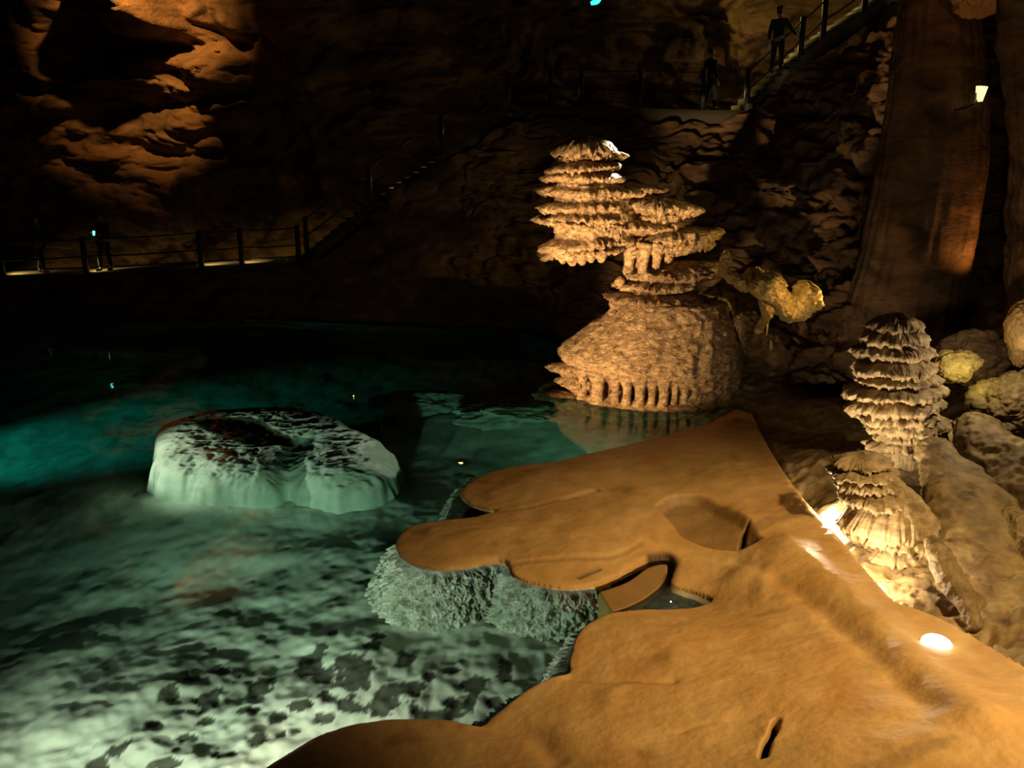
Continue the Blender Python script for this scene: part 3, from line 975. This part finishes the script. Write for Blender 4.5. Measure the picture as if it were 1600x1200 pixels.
# head: plates from the top down (xl, xr, ytop, ybottom, lip, tilt, dy)
head = [
    (869, 958, 210, 250, .55, 2, 0.0, 0.85), (880, 970, 232, 256, .45, 3, 0.05, 0.8),
    (858, 968, 246, 272, .55, 4, 0.0, 0.85), (850, 972, 262, 288, .5, 0, 0.0, 0.85),
    (853, 1000, 282, 314, .45, -1, 0.0, 0.62), (905, 1038, 284, 306, .35, -3, 0.3, 0.5),
    (845, 985, 308, 334, .45, 2, -0.05, 0.7), (850, 975, 324, 352, .5, 0, 0.0, 0.75),
    (844, 965, 340, 362, .3, -6, -0.1, 0.7), (900, 1045, 338, 366, .5, -2, 0.1, 0.6),
    (846, 990, 360, 392, .55, 5, 0.0, 0.7), (845, 970, 376, 402, .5, 6, -0.05, 0.7),
    (962, 1094, 306, 340, .45, -3, 0.1, 0.5), (985, 1078, 326, 352, .4, 6, 0.1, 0.6), (975, 1070, 342, 372, .4, 4, 0.2, 0.6),
    (985, 1126, 356, 388, .35, 7, 0.15, 0.5), (988, 1100, 370, 402, .4, 9, 0.05, 0.5), (1020, 1112, 366, 398, .45, 4, 0.3, 0.5),
]
for xl, xr, yt, yb, lf, tl, dy, dp_ in head:
    plate('head_plate', S, xl, xr, yt, yb, YS, M_STAL, lipf=lf, tilt=tl, dy=dy, depth=dp_, jag=0.20, crust=0.075, fringe=1.0, freq=3.6)
# body inside the head that the plates grow from
lathe('head_core', S, [(216, 900, 925), (224, 890, 938), (245, 886, 940), (262, 880, 945), (285, 876, 960), (310, 874, 980), (330, 876, 985), (350, 874, 985), (380, 874, 980), (396, 880, 950), (404, 905, 935)], YS, M_STAL, depth=0.68, crust=0.10, fl=(3.4, 3.4, 5), sub=10, nth=320)
for px, py, ln, wd in ((878, 398, 14, .07), (893, 400, 15, .09), (908, 402, 12, .08), (922, 400, 10, .07), (938, 396, 14, .08), (868, 392, 10, .06), (915, 298, 26, .06), (925, 300, 16, .05), (1080, 372, 14, .04), (1100, 376, 18, .035), (1070, 430, 12, .06), (1082, 426, 20, .05)):
    a = PY(px, py - 8, YS - 0.45)
    b = PY(px + 2, py + ln, YS - 0.42)
    V, Fc = tube([a, a * .6 + b * .4, b], [wd * 2.2, wd * 1.9, wd * 0.6], 12, 16)
    build('drip', V, Fc, M_STAL, S)

# ---------------- second stalagmite: stacked saucers to the right
Y2 = 12.2
S2 = empty('stacked_stalagmite', tuple(PY(1400, 700, Y2)), 'stalagmite of stacked saucers with lit rims beside the dark hollow', 'stalagmite')
lathe('stalagmite_core', S2, [(498, 1385, 1425), (530, 1370, 1434), (570, 1365, 1436), (600, 1362, 1440), (650, 1380, 1440), (700, 1375, 1436), (740, 1360, 1440)], Y2, M_STAL2, crust=0.05)
for xl, xr, yt, yb, lf, tl in ((1364, 1436, 488, 520, .6, 0), (1352, 1446, 502, 542, .6, 0), (1342, 1452, 528, 566, .45, 0), (1338, 1455, 552, 590, .5, 2), (1345, 1460, 576, 606, .4, 2), (1328, 1466, 590, 624, .45, 5), (1332, 1466, 606, 646, .5, 6),
                               (1345, 1462, 630, 662, .5, 4), (1362, 1472, 644, 678, .45, 6), (1368, 1455, 662, 690, .5, 2), (1358, 1440, 680, 706, .5, 0)):
    plate('saucer', S2, xl, xr, yt, yb, Y2, M_STAL2, lipf=lf, tilt=tl, jag=0.13, crust=0.07, fringe=0.9, depth=0.85, freq=3)

# ---------------- third stalagmite: squat, strongly lit from the gully
Y3 = 10.0
S3 = empty('squat_stalagmite', tuple(PY(1380, 920, Y3)), 'squat flat-topped stalagmite lit bright cream by a lamp hidden at its foot', 'stalagmite')
lathe('stalagmite_core', S3, [(716, 1335, 1375), (735, 1330, 1390), (770, 1345, 1420), (800, 1355, 1430), (850, 1360, 1430), (900, 1365, 1425), (960, 1370, 1420)], Y3, M_STAL2, crust=0.05)
for xl, xr, yt, yb, lf, tl in ((1310, 1388, 708, 732, .5, 3), (1300, 1395, 722, 748, .5, 2), (1312, 1400, 738, 768, .5, 3), (1318, 1420, 756, 790, .5, 0), (1322, 1462, 752, 838, .70, -2), (1335, 1455, 806, 850, .5, 2), (1342, 1450, 834, 876, .5, 3),
                               (1350, 1436, 862, 896, .5, 3), (1356, 1432, 884, 918, .5, 2), (1362, 1426, 904, 950, .5, 0)):
    plate('saucer', S3, xl, xr, yt, yb, Y3, M_STAL2, lipf=lf, tilt=tl, dy=-0.12 * smooth(760, 930, (yt + yb) / 2), jag=0.12, crust=0.06, fringe=0.9, depth=0.9, freq=3)

# ================================================================== RIGHT SIDE GROUND
gc = pxz([(1100, 650, -.2), (1150, 630, .05), (1250, 630, .2), (1330, 640, .3), (1200, 690, .08), (1260, 720, .34), (1320, 720, .5), (1330, 800, .45), (1250, 790, .1), (1320, 870, .15), (1390, 960, .12), (1450, 1000, .02), (1560, 1060, .1), (1700, 1120, .3),
          (1300, 600, .2), (1250, 580, .4), (1400, 700, .45), (1480, 640, .6), (1550, 700, .55), (1600, 900, .45), (1500, 850, .30), (1600, 620, 1.1), (1750, 700, 1.0), (1800, 900, .8), (1350, 560, .7), (1450, 560, .9), (1950, 1100, 1.0)])
f_g = tps(gc)
XY = polar_grid(9, 50, 420, 5.2, 21.5, 420)
zg = f_g(XY) + 0.10 * fbm(X3(XY, 0.9, 3), 4) + 0.045 * ridged(X3(XY, 2.4, 5), 3) + 0.012 * fbm(X3(XY, 12, 5), 2)
Dg = sdf(XY, OUT)
zg = zg - 0.9 * smooth(-0.15, 0.25, Dg)
o = build('cave_ground', np.column_stack([XY, zg]), grid_faces(420, 420), M_LOG)
tag(o, 'rough tan rock ground between the stalagmites and the shelf ridge', 'rock ground', kind='structure')


def rocklog(name, pts, rad, mat, label, cat, crust=0.06, nth=90, n=120, flat=1.0, stripes=0.0, parent=None):
    _seed[0] += 1
    sd = _seed[0] * 7.3
    P = catmull(np.asarray(pts, float), n)
    t = np.linspace(0, 1, n)
    R = np.interp(t, np.linspace(0, 1, len(rad)), rad) * np.sqrt(np.clip(1 - (2 * t - 1) ** 8, 0.002, 1))
    T = np.gradient(P, axis=0)
    T /= np.linalg.norm(T, axis=1)[:, None]
    u = np.cross(T, [0, 0, 1.0])
    u /= np.linalg.norm(u, axis=1)[:, None]
    v = np.cross(u, T)
    th = np.linspace(0, 2 * PI, nth, endpoint=False)
    N = np.cos(th)[None, :, None] * u[:, None] + flat * np.sin(th)[None, :, None] * v[:, None]
    V = (P[:, None] + R[:, None, None] * N).reshape(-1, 3)
    N = N.reshape(-1, 3)
    d = crust * (1.2 * ridged(V * 2.2 + sd, 3) + 0.9 * ridged(V * 7 + sd, 4)) * 0.6 + 1.2 * crust * fbm(V * 1.1 + sd, 2)
    V = V + N * d[:, None]
    Fc = [list(f) for f in grid_faces(n, nth, True)] + [list(range(nth))[::-1], list(range((n - 1) * nth, n * nth))]
    o = build(name, V, Fc, mat, parent, origin=None if parent else tuple(P[n // 2]))
    if label:
        tag(o, label, cat)
    return o


rocklog('fallen_rock_column', [PY(1448, 690, 11.5), PY(1500, 765, 10.6), PY(1545, 880, 9.4), PY(1620, 1010, 8.4)], [.20, .42, .50, .52], M_LOG, 'broad fallen rock column sloping down beside the squat stalagmite', 'rock', flat=0.6)
rocklog('fallen_rock_column', [PY(1505, 655, 12.1), PY(1550, 715, 11.4), PY(1605, 790, 10.8), PY(1700, 890, 10.1)], [.22, .36, .40, .4], M_LOG, 'upper fallen rock column beyond the black crack, under the lit boulder', 'rock')
rocklog('rock_splinter', [PY(1452, 840, 9.0), PY(1487, 905, 8.6), PY(1530, 985, 8.1)], [.07, .10, .06], M_LOG, 'narrow reddish rock splinter lying in the crack', 'rock', crust=0.03)
rocklog('rock_block', [PY(1575, 800, 9.9), PY(1605, 850, 9.4), PY(1640, 905, 9.0)], [.12, .15, .15], M_LOG, 'ribbed rock block at the end of the upper fallen column', 'rock', crust=0.05)


def boulder(name, c, r, mat, label, cat='boulder', squash=(1, 1, 0.7), amp=0.25, n=90):
    _seed[0] += 1
    sd = _seed[0] * 5.1
    ph = np.linspace(0.02, PI - 0.02, n)
    th = np.linspace(0, 2 * PI, n * 2, endpoint=False)
    PH, TH = np.meshgrid(ph, th, indexing='ij')
    N = np.stack([np.sin(PH) * np.cos(TH), np.sin(PH) * np.sin(TH), np.cos(PH)], -1).reshape(-1, 3)
    k = 1 + amp * fbm(N * 1.3 + sd, 4) + 0.06 * ridged(N * 5 + sd, 3)
    V = np.array(c) + N * np.array(squash) * r * k[:, None]
    Fc = [list(f)[::-1] for f in grid_faces(n, 2 * n, True)] + [list(range(2 * n)), list(range((n - 1) * 2 * n, n * 2 * n))[::-1]]
    o = build(name, V, Fc, mat, origin=tuple(np.array(c) - [0, 0, r * squash[2] * 0.8]))
    return tag(o, label, cat)


boulder('lit_boulder', PY(1592, 632, 12.3), 0.52, M_LOG, 'boulder lit bright yellow-cream at the foot of the far right wall', squash=(1.1, 0.9, .85))
boulder('arched_rock', PY(1518, 560, 13.6), 0.45, M_ROCK, 'rounded brown rock over the yellow-green lit hollow', squash=(1.2, .8, .8))
boulder('hollow_rock', PY(1492, 572, 12.9), 0.30, M_GOLD, 'small yellow-green lit rock tucked in the hollow', squash=(1.1, .7, .75))  # no moss; its yellow-green is light from the hollow lamp
boulder('wall_boulder', PY(1610, 515, 13.2), 0.42, M_FLOW, 'rounded reddish rock at the base of the far right wall', squash=(.8, .8, 1.2), amp=.15)
point('boulder_lamp', PY(1572, 560, 11.4) + np.array([0, 0, 0.1]), 60, CREAM, 0.05)
point('hollow_lamp', PY(1522, 590, 12.3), 3.0, (0.95, 1.0, 0.15), 0.04)

# ---------------- great column and its neighbour
K1 = empty('flowstone_column', tuple(PY(1400, 520, 18.2)), 'huge dark flowstone column with a reddish lit right edge', 'cave column')
lathe('column_body', K1, [(-120, 1430, 1490), (0, 1412, 1520), (60, 1404, 1530), (150, 1395, 1536), (250, 1380, 1534), (330, 1365, 1522), (400, 1350, 1510), (450, 1335, 1502), (520, 1310, 1490), (600, 1290, 1480)], 18.2, M_ROCK, depth=0.8, jag=0.03, crust=0.06, fl=(1.6, 1.6, .5), flute=0.012, nfl=26)
K2 = empty('edge_column', tuple(PY(1650, 560, 15.0)), 'reddish cave column behind the black gap at the far right', 'cave column')
lathe('column_body', K2, [(-150, 1560, 1760), (0, 1578, 1750), (150, 1582, 1750), (250, 1590, 1745), (330, 1582, 1750), (380, 1590, 1750), (440, 1586, 1760), (500, 1594, 1770), (580, 1585, 1780), (650, 1575, 1790)], 15.0, M_ROCK, depth=0.7, crust=0.1, fl=(1.6, 1.6, 1.2), warp=0.1)
spot('column_edge_spot', tuple(PY(1572, 430, 17.0)), tuple(PY(1495, 330, 17.7)), 60, (1.0, 0.42, 0.10), 110, 0.9, 0.06)

# ---------------- golden drapery
DR = empty('golden_drapery', tuple(PY(1220, 540, 16.8)), 'golden curtain of dripstone hanging on the slope behind the tall stalagmite', 'dripstone curtain')
def slab(name, pts, Y, thick, mat, parent, n=110, lean=0.0):
    """a lump of rock: an outline filled out to a rounded, crumpled thickness"""
    _seed[0] += 1
    sd = _seed[0] * 3.3
    o3 = catmull(np.array([PY(a, b, Y) for a, b in pts]), 140, True)
    o2 = o3[:, [0, 2]]
    lo, hi = o2.min(0) - 0.02, o2.max(0) + 0.02
    U, Vv = np.meshgrid(np.linspace(lo[0], hi[0], n), np.linspace(lo[1], hi[1], n), indexing='ij')
    X = np.column_stack([U.ravel(), Vv.ravel()])
    d = sdf(X + 0.05 * np.column_stack([fbm(np.column_stack([X * 5, np.full(len(X), sd)]), 3), fbm(np.column_stack([X * 5, np.full(len(X), sd + 9)]), 3)]), o2)
    rd = np.sqrt(np.clip(d / 0.12, 0, 1)) * thick * 0.7
    Fm = grid_faces(n, n, mask=d > -0.5 * (hi - lo).max() / n)
    d3 = np.column_stack([X[:, 0], np.full(len(X), 0.0), X[:, 1]])
    cr = 0.16 * ridged(d3 * [4.2, 1, 2.4] + sd, 5, 0.6) * np.clip(d / 0.06, 0, 1)
    front = Y - rd - cr + lean * (X[:, 1] - lo[1])
    back = Y + 0.6 * rd + 0.02 + lean * (X[:, 1] - lo[1])
    V = np.concatenate([np.column_stack([X[:, 0], front, X[:, 1]]), np.column_stack([X[:, 0], back, X[:, 1]])])
    Fc = np.concatenate([Fm, Fm[:, ::-1] + len(X)])
    V, Fc, _ = compact(V, Fc)
    return build(name, V, Fc, mat, parent)


slab('fold', [(1123, 404), (1136, 391), (1142, 398), (1135, 418), (1152, 428), (1172, 420), (1196, 424), (1190, 456), (1158, 456), (1126, 430)], 16.7, 0.18, M_GOLD, DR)
slab('fold', [(1162, 440), (1188, 422), (1212, 424), (1220, 440), (1229, 456), (1240, 437), (1258, 435), (1278, 460), (1270, 482), (1250, 494), (1230, 503), (1208, 490), (1200, 476), (1176, 462)], 16.4, 0.30, M_GOLD, DR, lean=-0.3)
slab('fold', [(1184, 468), (1204, 474), (1206, 492), (1196, 506), (1184, 520), (1180, 512), (1190, 494)], 16.3, 0.14, M_GOLD, DR)
for px, y0, y1, wd in ((1199, 495, 524, .022), (1186, 500, 518, .03), (1205, 545, 532, .03)):
    V, Fc = tube([PY(px, y0, 16.4), PY(px, (y0 + y1) / 2, 16.4), PY(px - 1, y1, 16.4)], [wd, wd, wd * 0.5], 10, 10)
    build('drip', V, Fc, M_GOLD, DR)
lg = rocklog('drapery_ledge', [PY(1160, 490, 17.5), PY(1185, 530, 17.1), PY(1220, 572, 16.7)], [.18, .28, .2], M_WET, 'wet dark ledge sloping below the golden curtain', 'rock ledge')
spot('drapery_spot', tuple(PY(1290, 420, 14.0)), tuple(PY(1215, 475, 16.6)), 130, (1.0, 0.64, 0.2), 26, 0.6, 0.04)

# ---------------- submerged boulder
bo = pl([(236, 700, -1.15), (245, 672, -1.15), (290, 655, -1.15), (370, 643, -1.15), (460, 640, -1.15), (520, 655, -1.15), (570, 680, -1.15), (612, 710, -1.15), (612, 745, -1.15), (565, 768, -1.15), (505, 775, -1.15), (455, 762, -1.15), (420, 770, -1.15), (350, 768, -1.15), (280, 752, -1.15), (245, 728, -1.15)], 200)
lo_, hi_ = bo.min(0) - 1.2, bo.max(0) + 1.2
gx, gy = np.meshgrid(np.linspace(lo_[0], hi_[0], 260), np.linspace(lo_[1], hi_[1], 260), indexing='ij')
XYb = np.column_stack([gx.ravel(), gy.ravel()])
ci = (np.concatenate([bo, bo[:1]]))
db_ = sdf(XYb, bo)
dn = db_ + 0.12 * fbm(X3(XYb, 1.4), 3)
top = -0.14 - 0.05 * fbm(X3(XYb, 1.5, 4), 3)
hgt = np.where(dn > 0, -1.35 + 0.70 * np.sqrt(np.clip(1 - (1 - np.clip(dn / 0.75, 0, 1)) ** 2, 0, 1)), -1.35 + 9 * np.minimum(dn, 0))
dip = sdf(XYb, pl([(296, 657, -.65), (340, 652, -.65), (400, 655, -.65), (425, 668, -.65), (462, 688, -.65), (440, 698, -.65), (390, 697, -.65), (340, 683, -.65), (310, 668, -.65)], 80)) + 0.05 * fbm(X3(XYb, 3, 9), 3)
valley = seg_dist(XYb, pl([(470, 690, -.7), (455, 720, -.9), (448, 760, -1.15)], 20), False)
hgt -= 0.30 * np.exp(-(valley / 0.22) ** 2)
hgt -= 0.10 * smooth(0, 0.2, dip)
hgt += 0.05 * ridged(X3(XYb, 2.4), 3) + 0.02 * ridged(X3(XYb, 8), 3)
fb = grid_faces(260, 260, mask=(db_ > -0.6))
speckb = smooth(0.5, 0.8, fbm(X3(XYb, 1.9, 21), 4)) * 0.8 * smooth(0.2, -0.5, db_)
V_, F_, A_ = compact(np.column_stack([XYb, hgt]), fb, {'dark': np.maximum(0.97 * smooth(0.0, 0.06, dip), speckb)})
o = build('submerged_boulder', V_, F_, M_BED, None, A_, origin=(*bo.mean(0), -2.2))
tag(o, 'large pale boulder just under water with a dark patch on its top', 'boulder')

# ---------------- far pool shallows at the back right
boulder('submerged_rock', PR(660, 628, -1.6), 0.75, M_BED, 'faint pale rock deep under water between boulder and tall stalagmite', squash=(1.2, .8, .6), amp=.5)
boulder('submerged_rock', PR(785, 648, -1.4), 0.7, M_BED, 'dim teal rock under water at the foot of the tall stalagmite', squash=(1.3, .9, .6), amp=.5)

# ================================================================== LAMPS
LP = np.array(PZ(1463, 1010, float(f_shelf(np.array([PZ(1463, 1010, .84)[:2]]))[0]) + 0.07))
lamp = empty('flood_lamp', tuple(LP), 'small glowing white floodlight sitting on the orange rock', 'lamp')
nth, nr = 32, 12
ph = np.linspace(0, PI / 2, nr)
th = np.linspace(0, 2 * PI, nth, endpoint=False)
V = [(LP[0] + 0.13 * math.cos(p) * math.cos(t) + 0.03 * math.sin(p) * -1, LP[1] + 0.10 * math.cos(p) * math.sin(t), LP[2] + 0.02 + 0.085 * math.sin(p)) for p in ph for t in th]
Fc = [list(f) for f in grid_faces(nr, nth, True)] + [list(range(nth))[::-1]]
build('lamp_lens', V, Fc, M_LENS, lamp)
V, Fc = tube([LP - [0, 0, 0.06], LP + [0, 0, 0.02]], [0.135, 0.135], 24, 4)
build('lamp_housing', V, Fc, M_POST, lamp)

W2 = PY(1533, 147, 16.8)
lamp2 = empty('wall_spotlight', tuple(W2), 'small yellow-white spotlight clamped beside the huge column', 'lamp')
V, Fc = tube([W2 + [0, 0, -0.13], W2 + [-0.01, 0, 0], W2 + [0.0, 0, 0.13]], [0.04, 0.08, 0.10], 16, 8)
build('lamp_lens', V, Fc, mat_plain('spotlight_lens', (.9, .9, .6), .3, 0, (1.0, 0.90, 0.38), 1.4), lamp2)
V, Fc = tube([W2 + [-0.12, 0.05, -0.16], W2 + [-0.12, 0.05, 0.02]], [0.06, 0.08], 16, 6)
build('lamp_housing', V, Fc, mat_plain('spotlight_body', (.22, .19, .08), .5), lamp2)
V, Fc = tube([W2 + [-0.2, 0.9, -0.3], W2 + [-0.05, 0.3, -0.2], W2 + [0, 0.05, -0.1]], 0.02, 8, 12)
build('bracket', V, Fc, M_POST, lamp2)

W3 = PY(932, 2, 27.5)
lamp3 = empty('emergency_light', tuple(W3), 'tiny turquoise light high on the dark back wall', 'lamp')
V, Fc = tube([W3 + [-0.16, 0, -0.06], W3 + [0, 0, 0.0], W3 + [0.16, 0, 0.12]], [0.05, 0.09, 0.03], 12, 10)
build('lamp_lens', V, Fc, mat_plain('turquoise_lens', (.2, .9, .8), .3, 0, (0.05, 0.95, 0.75), 1.6), lamp3)
V, Fc = tube([W3 + [0, 0.05, 0], W3 + [0, 0.9, 0.05], W3 + [0, 1.9, 0.1]], 0.03, 8, 8)
build('bracket', V, Fc, M_POST, lamp3)
point('upper_right_glow', PY(1524, -52, 16.5), 5, (1.0, 0.45, 0.15), 0.1)
boulder('hanging_rock', PY(1532, -12, 17.4), 0.55, M_FLOW, 'reddish lit rock knob hanging above the huge column', squash=(1, .8, .7))


# ================================================================== PEOPLE
def skinned(name, joints, edges, mat, parent, sub=2, root=0):
    me = bpy.data.meshes.new(name)
    off = loc_of(parent)
    me.from_pydata([tuple(np.array(p[:3]) - off) for p in joints], edges, [])
    me.update()
    me.materials.append(mat)
    o = bpy.data.objects.new(name, me)
    COL.objects.link(o)
    o.parent = parent
    md = o.modifiers.new('skin', 'SKIN')
    md.use_smooth_shade = True
    sv = me.skin_vertices[0].data
    for i, p in enumerate(joints):
        rr = p[3]
        sv[i].radius = rr if isinstance(rr, tuple) else (rr, rr)
        sv[i].use_root = (i == root)
    ms = o.modifiers.new('sub', 'SUBSURF')
    ms.levels = ms.render_levels = sub
    return o


def person(base, label, face=0.0, arms='down', stride=0.12, h=1.74, held=False):
    base = np.array(base, float)
    root = empty('person', tuple(base), label, 'person')
    c, s = math.cos(face), math.sin(face)

    def W(x, y, z):                       # x to the person's right, y forward
        return (base[0] + (x * c - y * s) * h / 1.74, base[1] + (x * s + y * c) * h / 1.74, base[2] + z * h / 1.74)

    def J(x, y, z, r_):
        return (*W(x, y, z), r_)
    if arms == 'phone':
        el = [(.24, .02, 1.10), (-.24, .02, 1.10)]
        ha = [(.10, .30, 1.18), (-.14, .27, 1.15)]
    elif arms == 'rail':
        el = [(.34, .08, 1.17), (-.25, .0, 1.13)]
        ha = [(.48, .24, 1.02), (-.27, .12, .90)]
    else:
        el = [(.25, -.03, 1.12), (-.25, -.03, 1.12)]
        ha = [(.27, .06, .87), (-.27, .06, .87)]
    sh = [(.18, 0, 1.42), (-.18, 0, 1.42)]
    kn = [(.10, .05 + stride * .6, .50), (-.10, .03 - stride * .4, .49)]
    an = [(.10, stride, .08), (-.10, -stride, .08)]
    to = [(.12, stride + .17, .03), (-.12, -stride + .17, .03)]
    jt = [J(0, 0, .95, (.15, .11)), J(0, 0, 1.10, (.135, .10)), J(0, 0, 1.28, (.16, .115)), J(0, 0, 1.43, (.12, .09)), J(0, .01, 1.51, .055), J(0, .02, 1.58, .07), J(0, .025, 1.66, (.078, .095)), J(0, .02, 1.735, .045)]
    ed = [(i, i + 1) for i in range(7)]
    for k in (0, 1):
        i0 = len(jt)
        jt += [J(*sh[k], .06), J(*el[k], .045), J(*ha[k], .032)]
        ed += [(3, i0), (i0, i0 + 1), (i0 + 1, i0 + 2)]
        hv = np.array(ha[k]) - np.array(el[k])
        hv /= np.linalg.norm(hv)
        sx = np.cross(hv, [0, 1, .2])
        sx /= np.linalg.norm(sx)
        palm = np.array(ha[k]) + hv * .07
        ip = len(jt)
        jt += [J(*palm, (.042, .022))]
        ed += [(i0 + 2, ip)]
        for f, (o_, ln) in enumerate(((-.033, .07), (-.011, .085), (.011, .08), (.033, .062))):
            q1 = palm + sx * o_ + hv * .05
            q2 = q1 + hv * ln * .6 + np.array([0, .012, -.012])
            iq = len(jt)
            jt += [J(*q1, .010), J(*q2, .008)]
            ed += [(ip, iq), (iq, iq + 1)]
        q1 = np.array(ha[k]) + hv * .04 - sx * .045
        iq = len(jt)
        jt += [J(*q1, .011), J(*(q1 + hv * .04 - sx * .015), .009)]
        ed += [(i0 + 2, iq), (iq, iq + 1)]
    for k in (0, 1):
        i0 = len(jt)
        jt += [J((.09 if k == 0 else -.09), 0, .88, .095), J(*kn[k], .062), J(*an[k], .042), J(*to[k], .035)]
        ed += [(0, i0), (i0, i0 + 1), (i0 + 1, i0 + 2), (i0 + 2, i0 + 3)]
    skinned('body', jt, ed, M_SKIN, root)
    # nose, eyes and mouth
    for nm, x, y, z, r_, m_ in (('nose', 0, .118, 1.635, .014, M_SKIN), ('eye', .032, .102, 1.66, .011, M_HAIR), ('eye', -.032, .102, 1.66, .011, M_HAIR), ('mouth', 0, .105, 1.59, .013, M_HAIR), ('ear', .085, .02, 1.65, .02, M_SKIN), ('ear', -.085, .02, 1.65, .02, M_SKIN)):
        p = np.array(W(x, y, z))
        V, Fc = tube([p + [0, 0, r_], p, p - [0, 0, r_]], [r_ * .3, r_, r_ * .3], 8, 7)
        build(nm, V, Fc, m_, root)
    skinned('hair', [J(0, -.005, 1.70, (.088, .10)), J(0, -.03, 1.755, .06), J(0, -.06, 1.62, (.075, .045))], [(0, 1), (0, 2)], M_HAIR, root)
    jk = [J(0, 0, .90, (.185, .14)), J(0, 0, 1.10, (.18, .135)), J(0, 0, 1.28, (.19, .14)), J(0, 0, 1.43, (.14, .11)), J(0, 0, 1.49, .075)]
    je = [(0, 1), (1, 2), (2, 3), (3, 4)]
    for k in (0, 1):
        i0 = len(jk)
        w_ = np.array(el[k]) * .12 + np.array(ha[k]) * .88
        jk += [J(*sh[k], .085), J(*el[k], .065), J(*w_, .05)]
        je += [(3, i0), (i0, i0 + 1), (i0 + 1, i0 + 2)]
    skinned('jacket', jk, je, M_DARKCLOTH, root)
    tr_ = [J(0, 0, .95, (.175, .13))]
    te = []
    for k in (0, 1):
        i0 = len(tr_)
        a_ = np.array(an[k]) + [0, 0, .03]
        tr_ += [J((.095 if k == 0 else -.095), 0, .84, .11), J(*kn[k], .08), J(*a_, .062)]
        te += [(0, i0), (i0, i0 + 1), (i0 + 1, i0 + 2)]
    skinned('trousers', tr_, te, M_DARKCLOTH, root)
    for k in (0, 1):
        a_, t_ = np.array(an[k]), np.array(to[k])
        skinned('shoe', [J(a_[0], a_[1] - .05, .05, .05), J(a_[0], a_[1] + .05, .055, .052), J(t_[0], t_[1] + .02, .04, .042)], [(0, 1), (1, 2)], M_DARKCLOTH, root)
    return root, W


def onpath(px, pts, back):
    """a point on the path whose front edge is pts, back metres behind it"""
    P = np.asarray(pts, float)
    xs = []
    x = PY(px, 300, P[0, 1] + back)[0]
    o_ = np.argsort(P[:, 0])
    return np.array([x, np.interp(x, P[o_, 0], P[o_, 1]) + back, np.interp(x, P[o_, 0], P[o_, 2])])


person(onpath(48, walk, 0.7), 'dark figure standing on the walkway behind the fence, nothing in hand', face=-PI / 2)
pp, Wp = person(onpath(152, walk, 0.6), 'dark figure on the walkway holding up a glowing phone', face=PI - 0.3, arms='phone')
ph_c = np.array(Wp(-.02, .36, 1.20))
phn = empty('phone', tuple(ph_c), 'glowing cyan phone held by the figure on the walkway', 'phone')
V, Fc = box_between(ph_c - [0.0, 0, .08], ph_c + [0.0, 0, .08], .085, .014)
build('phone_case', V, Fc, M_POST, phn, smooth_shade=False)
V, Fc = box_between(ph_c + [0, -.010, -.07], ph_c + [0, -.010, .07], .075, .006)
build('screen', V, Fc, M_CYAN, phn, smooth_shade=False)
b4 = onpath(1196, stair2, 0.8)
n_st = int(round(abs(stair2[-1][2] - stair2[0][2]) / 0.17))
b4[2] += 0.10
person(b4, 'dark figure climbing the upper stairs in front of the lit rock', face=-0.5, arms='rail', stride=0.14)
person(onpath(1094, plat, 0.9), 'dim figure in dark blue clothes at the foot of the upper stairs', face=-1.2)
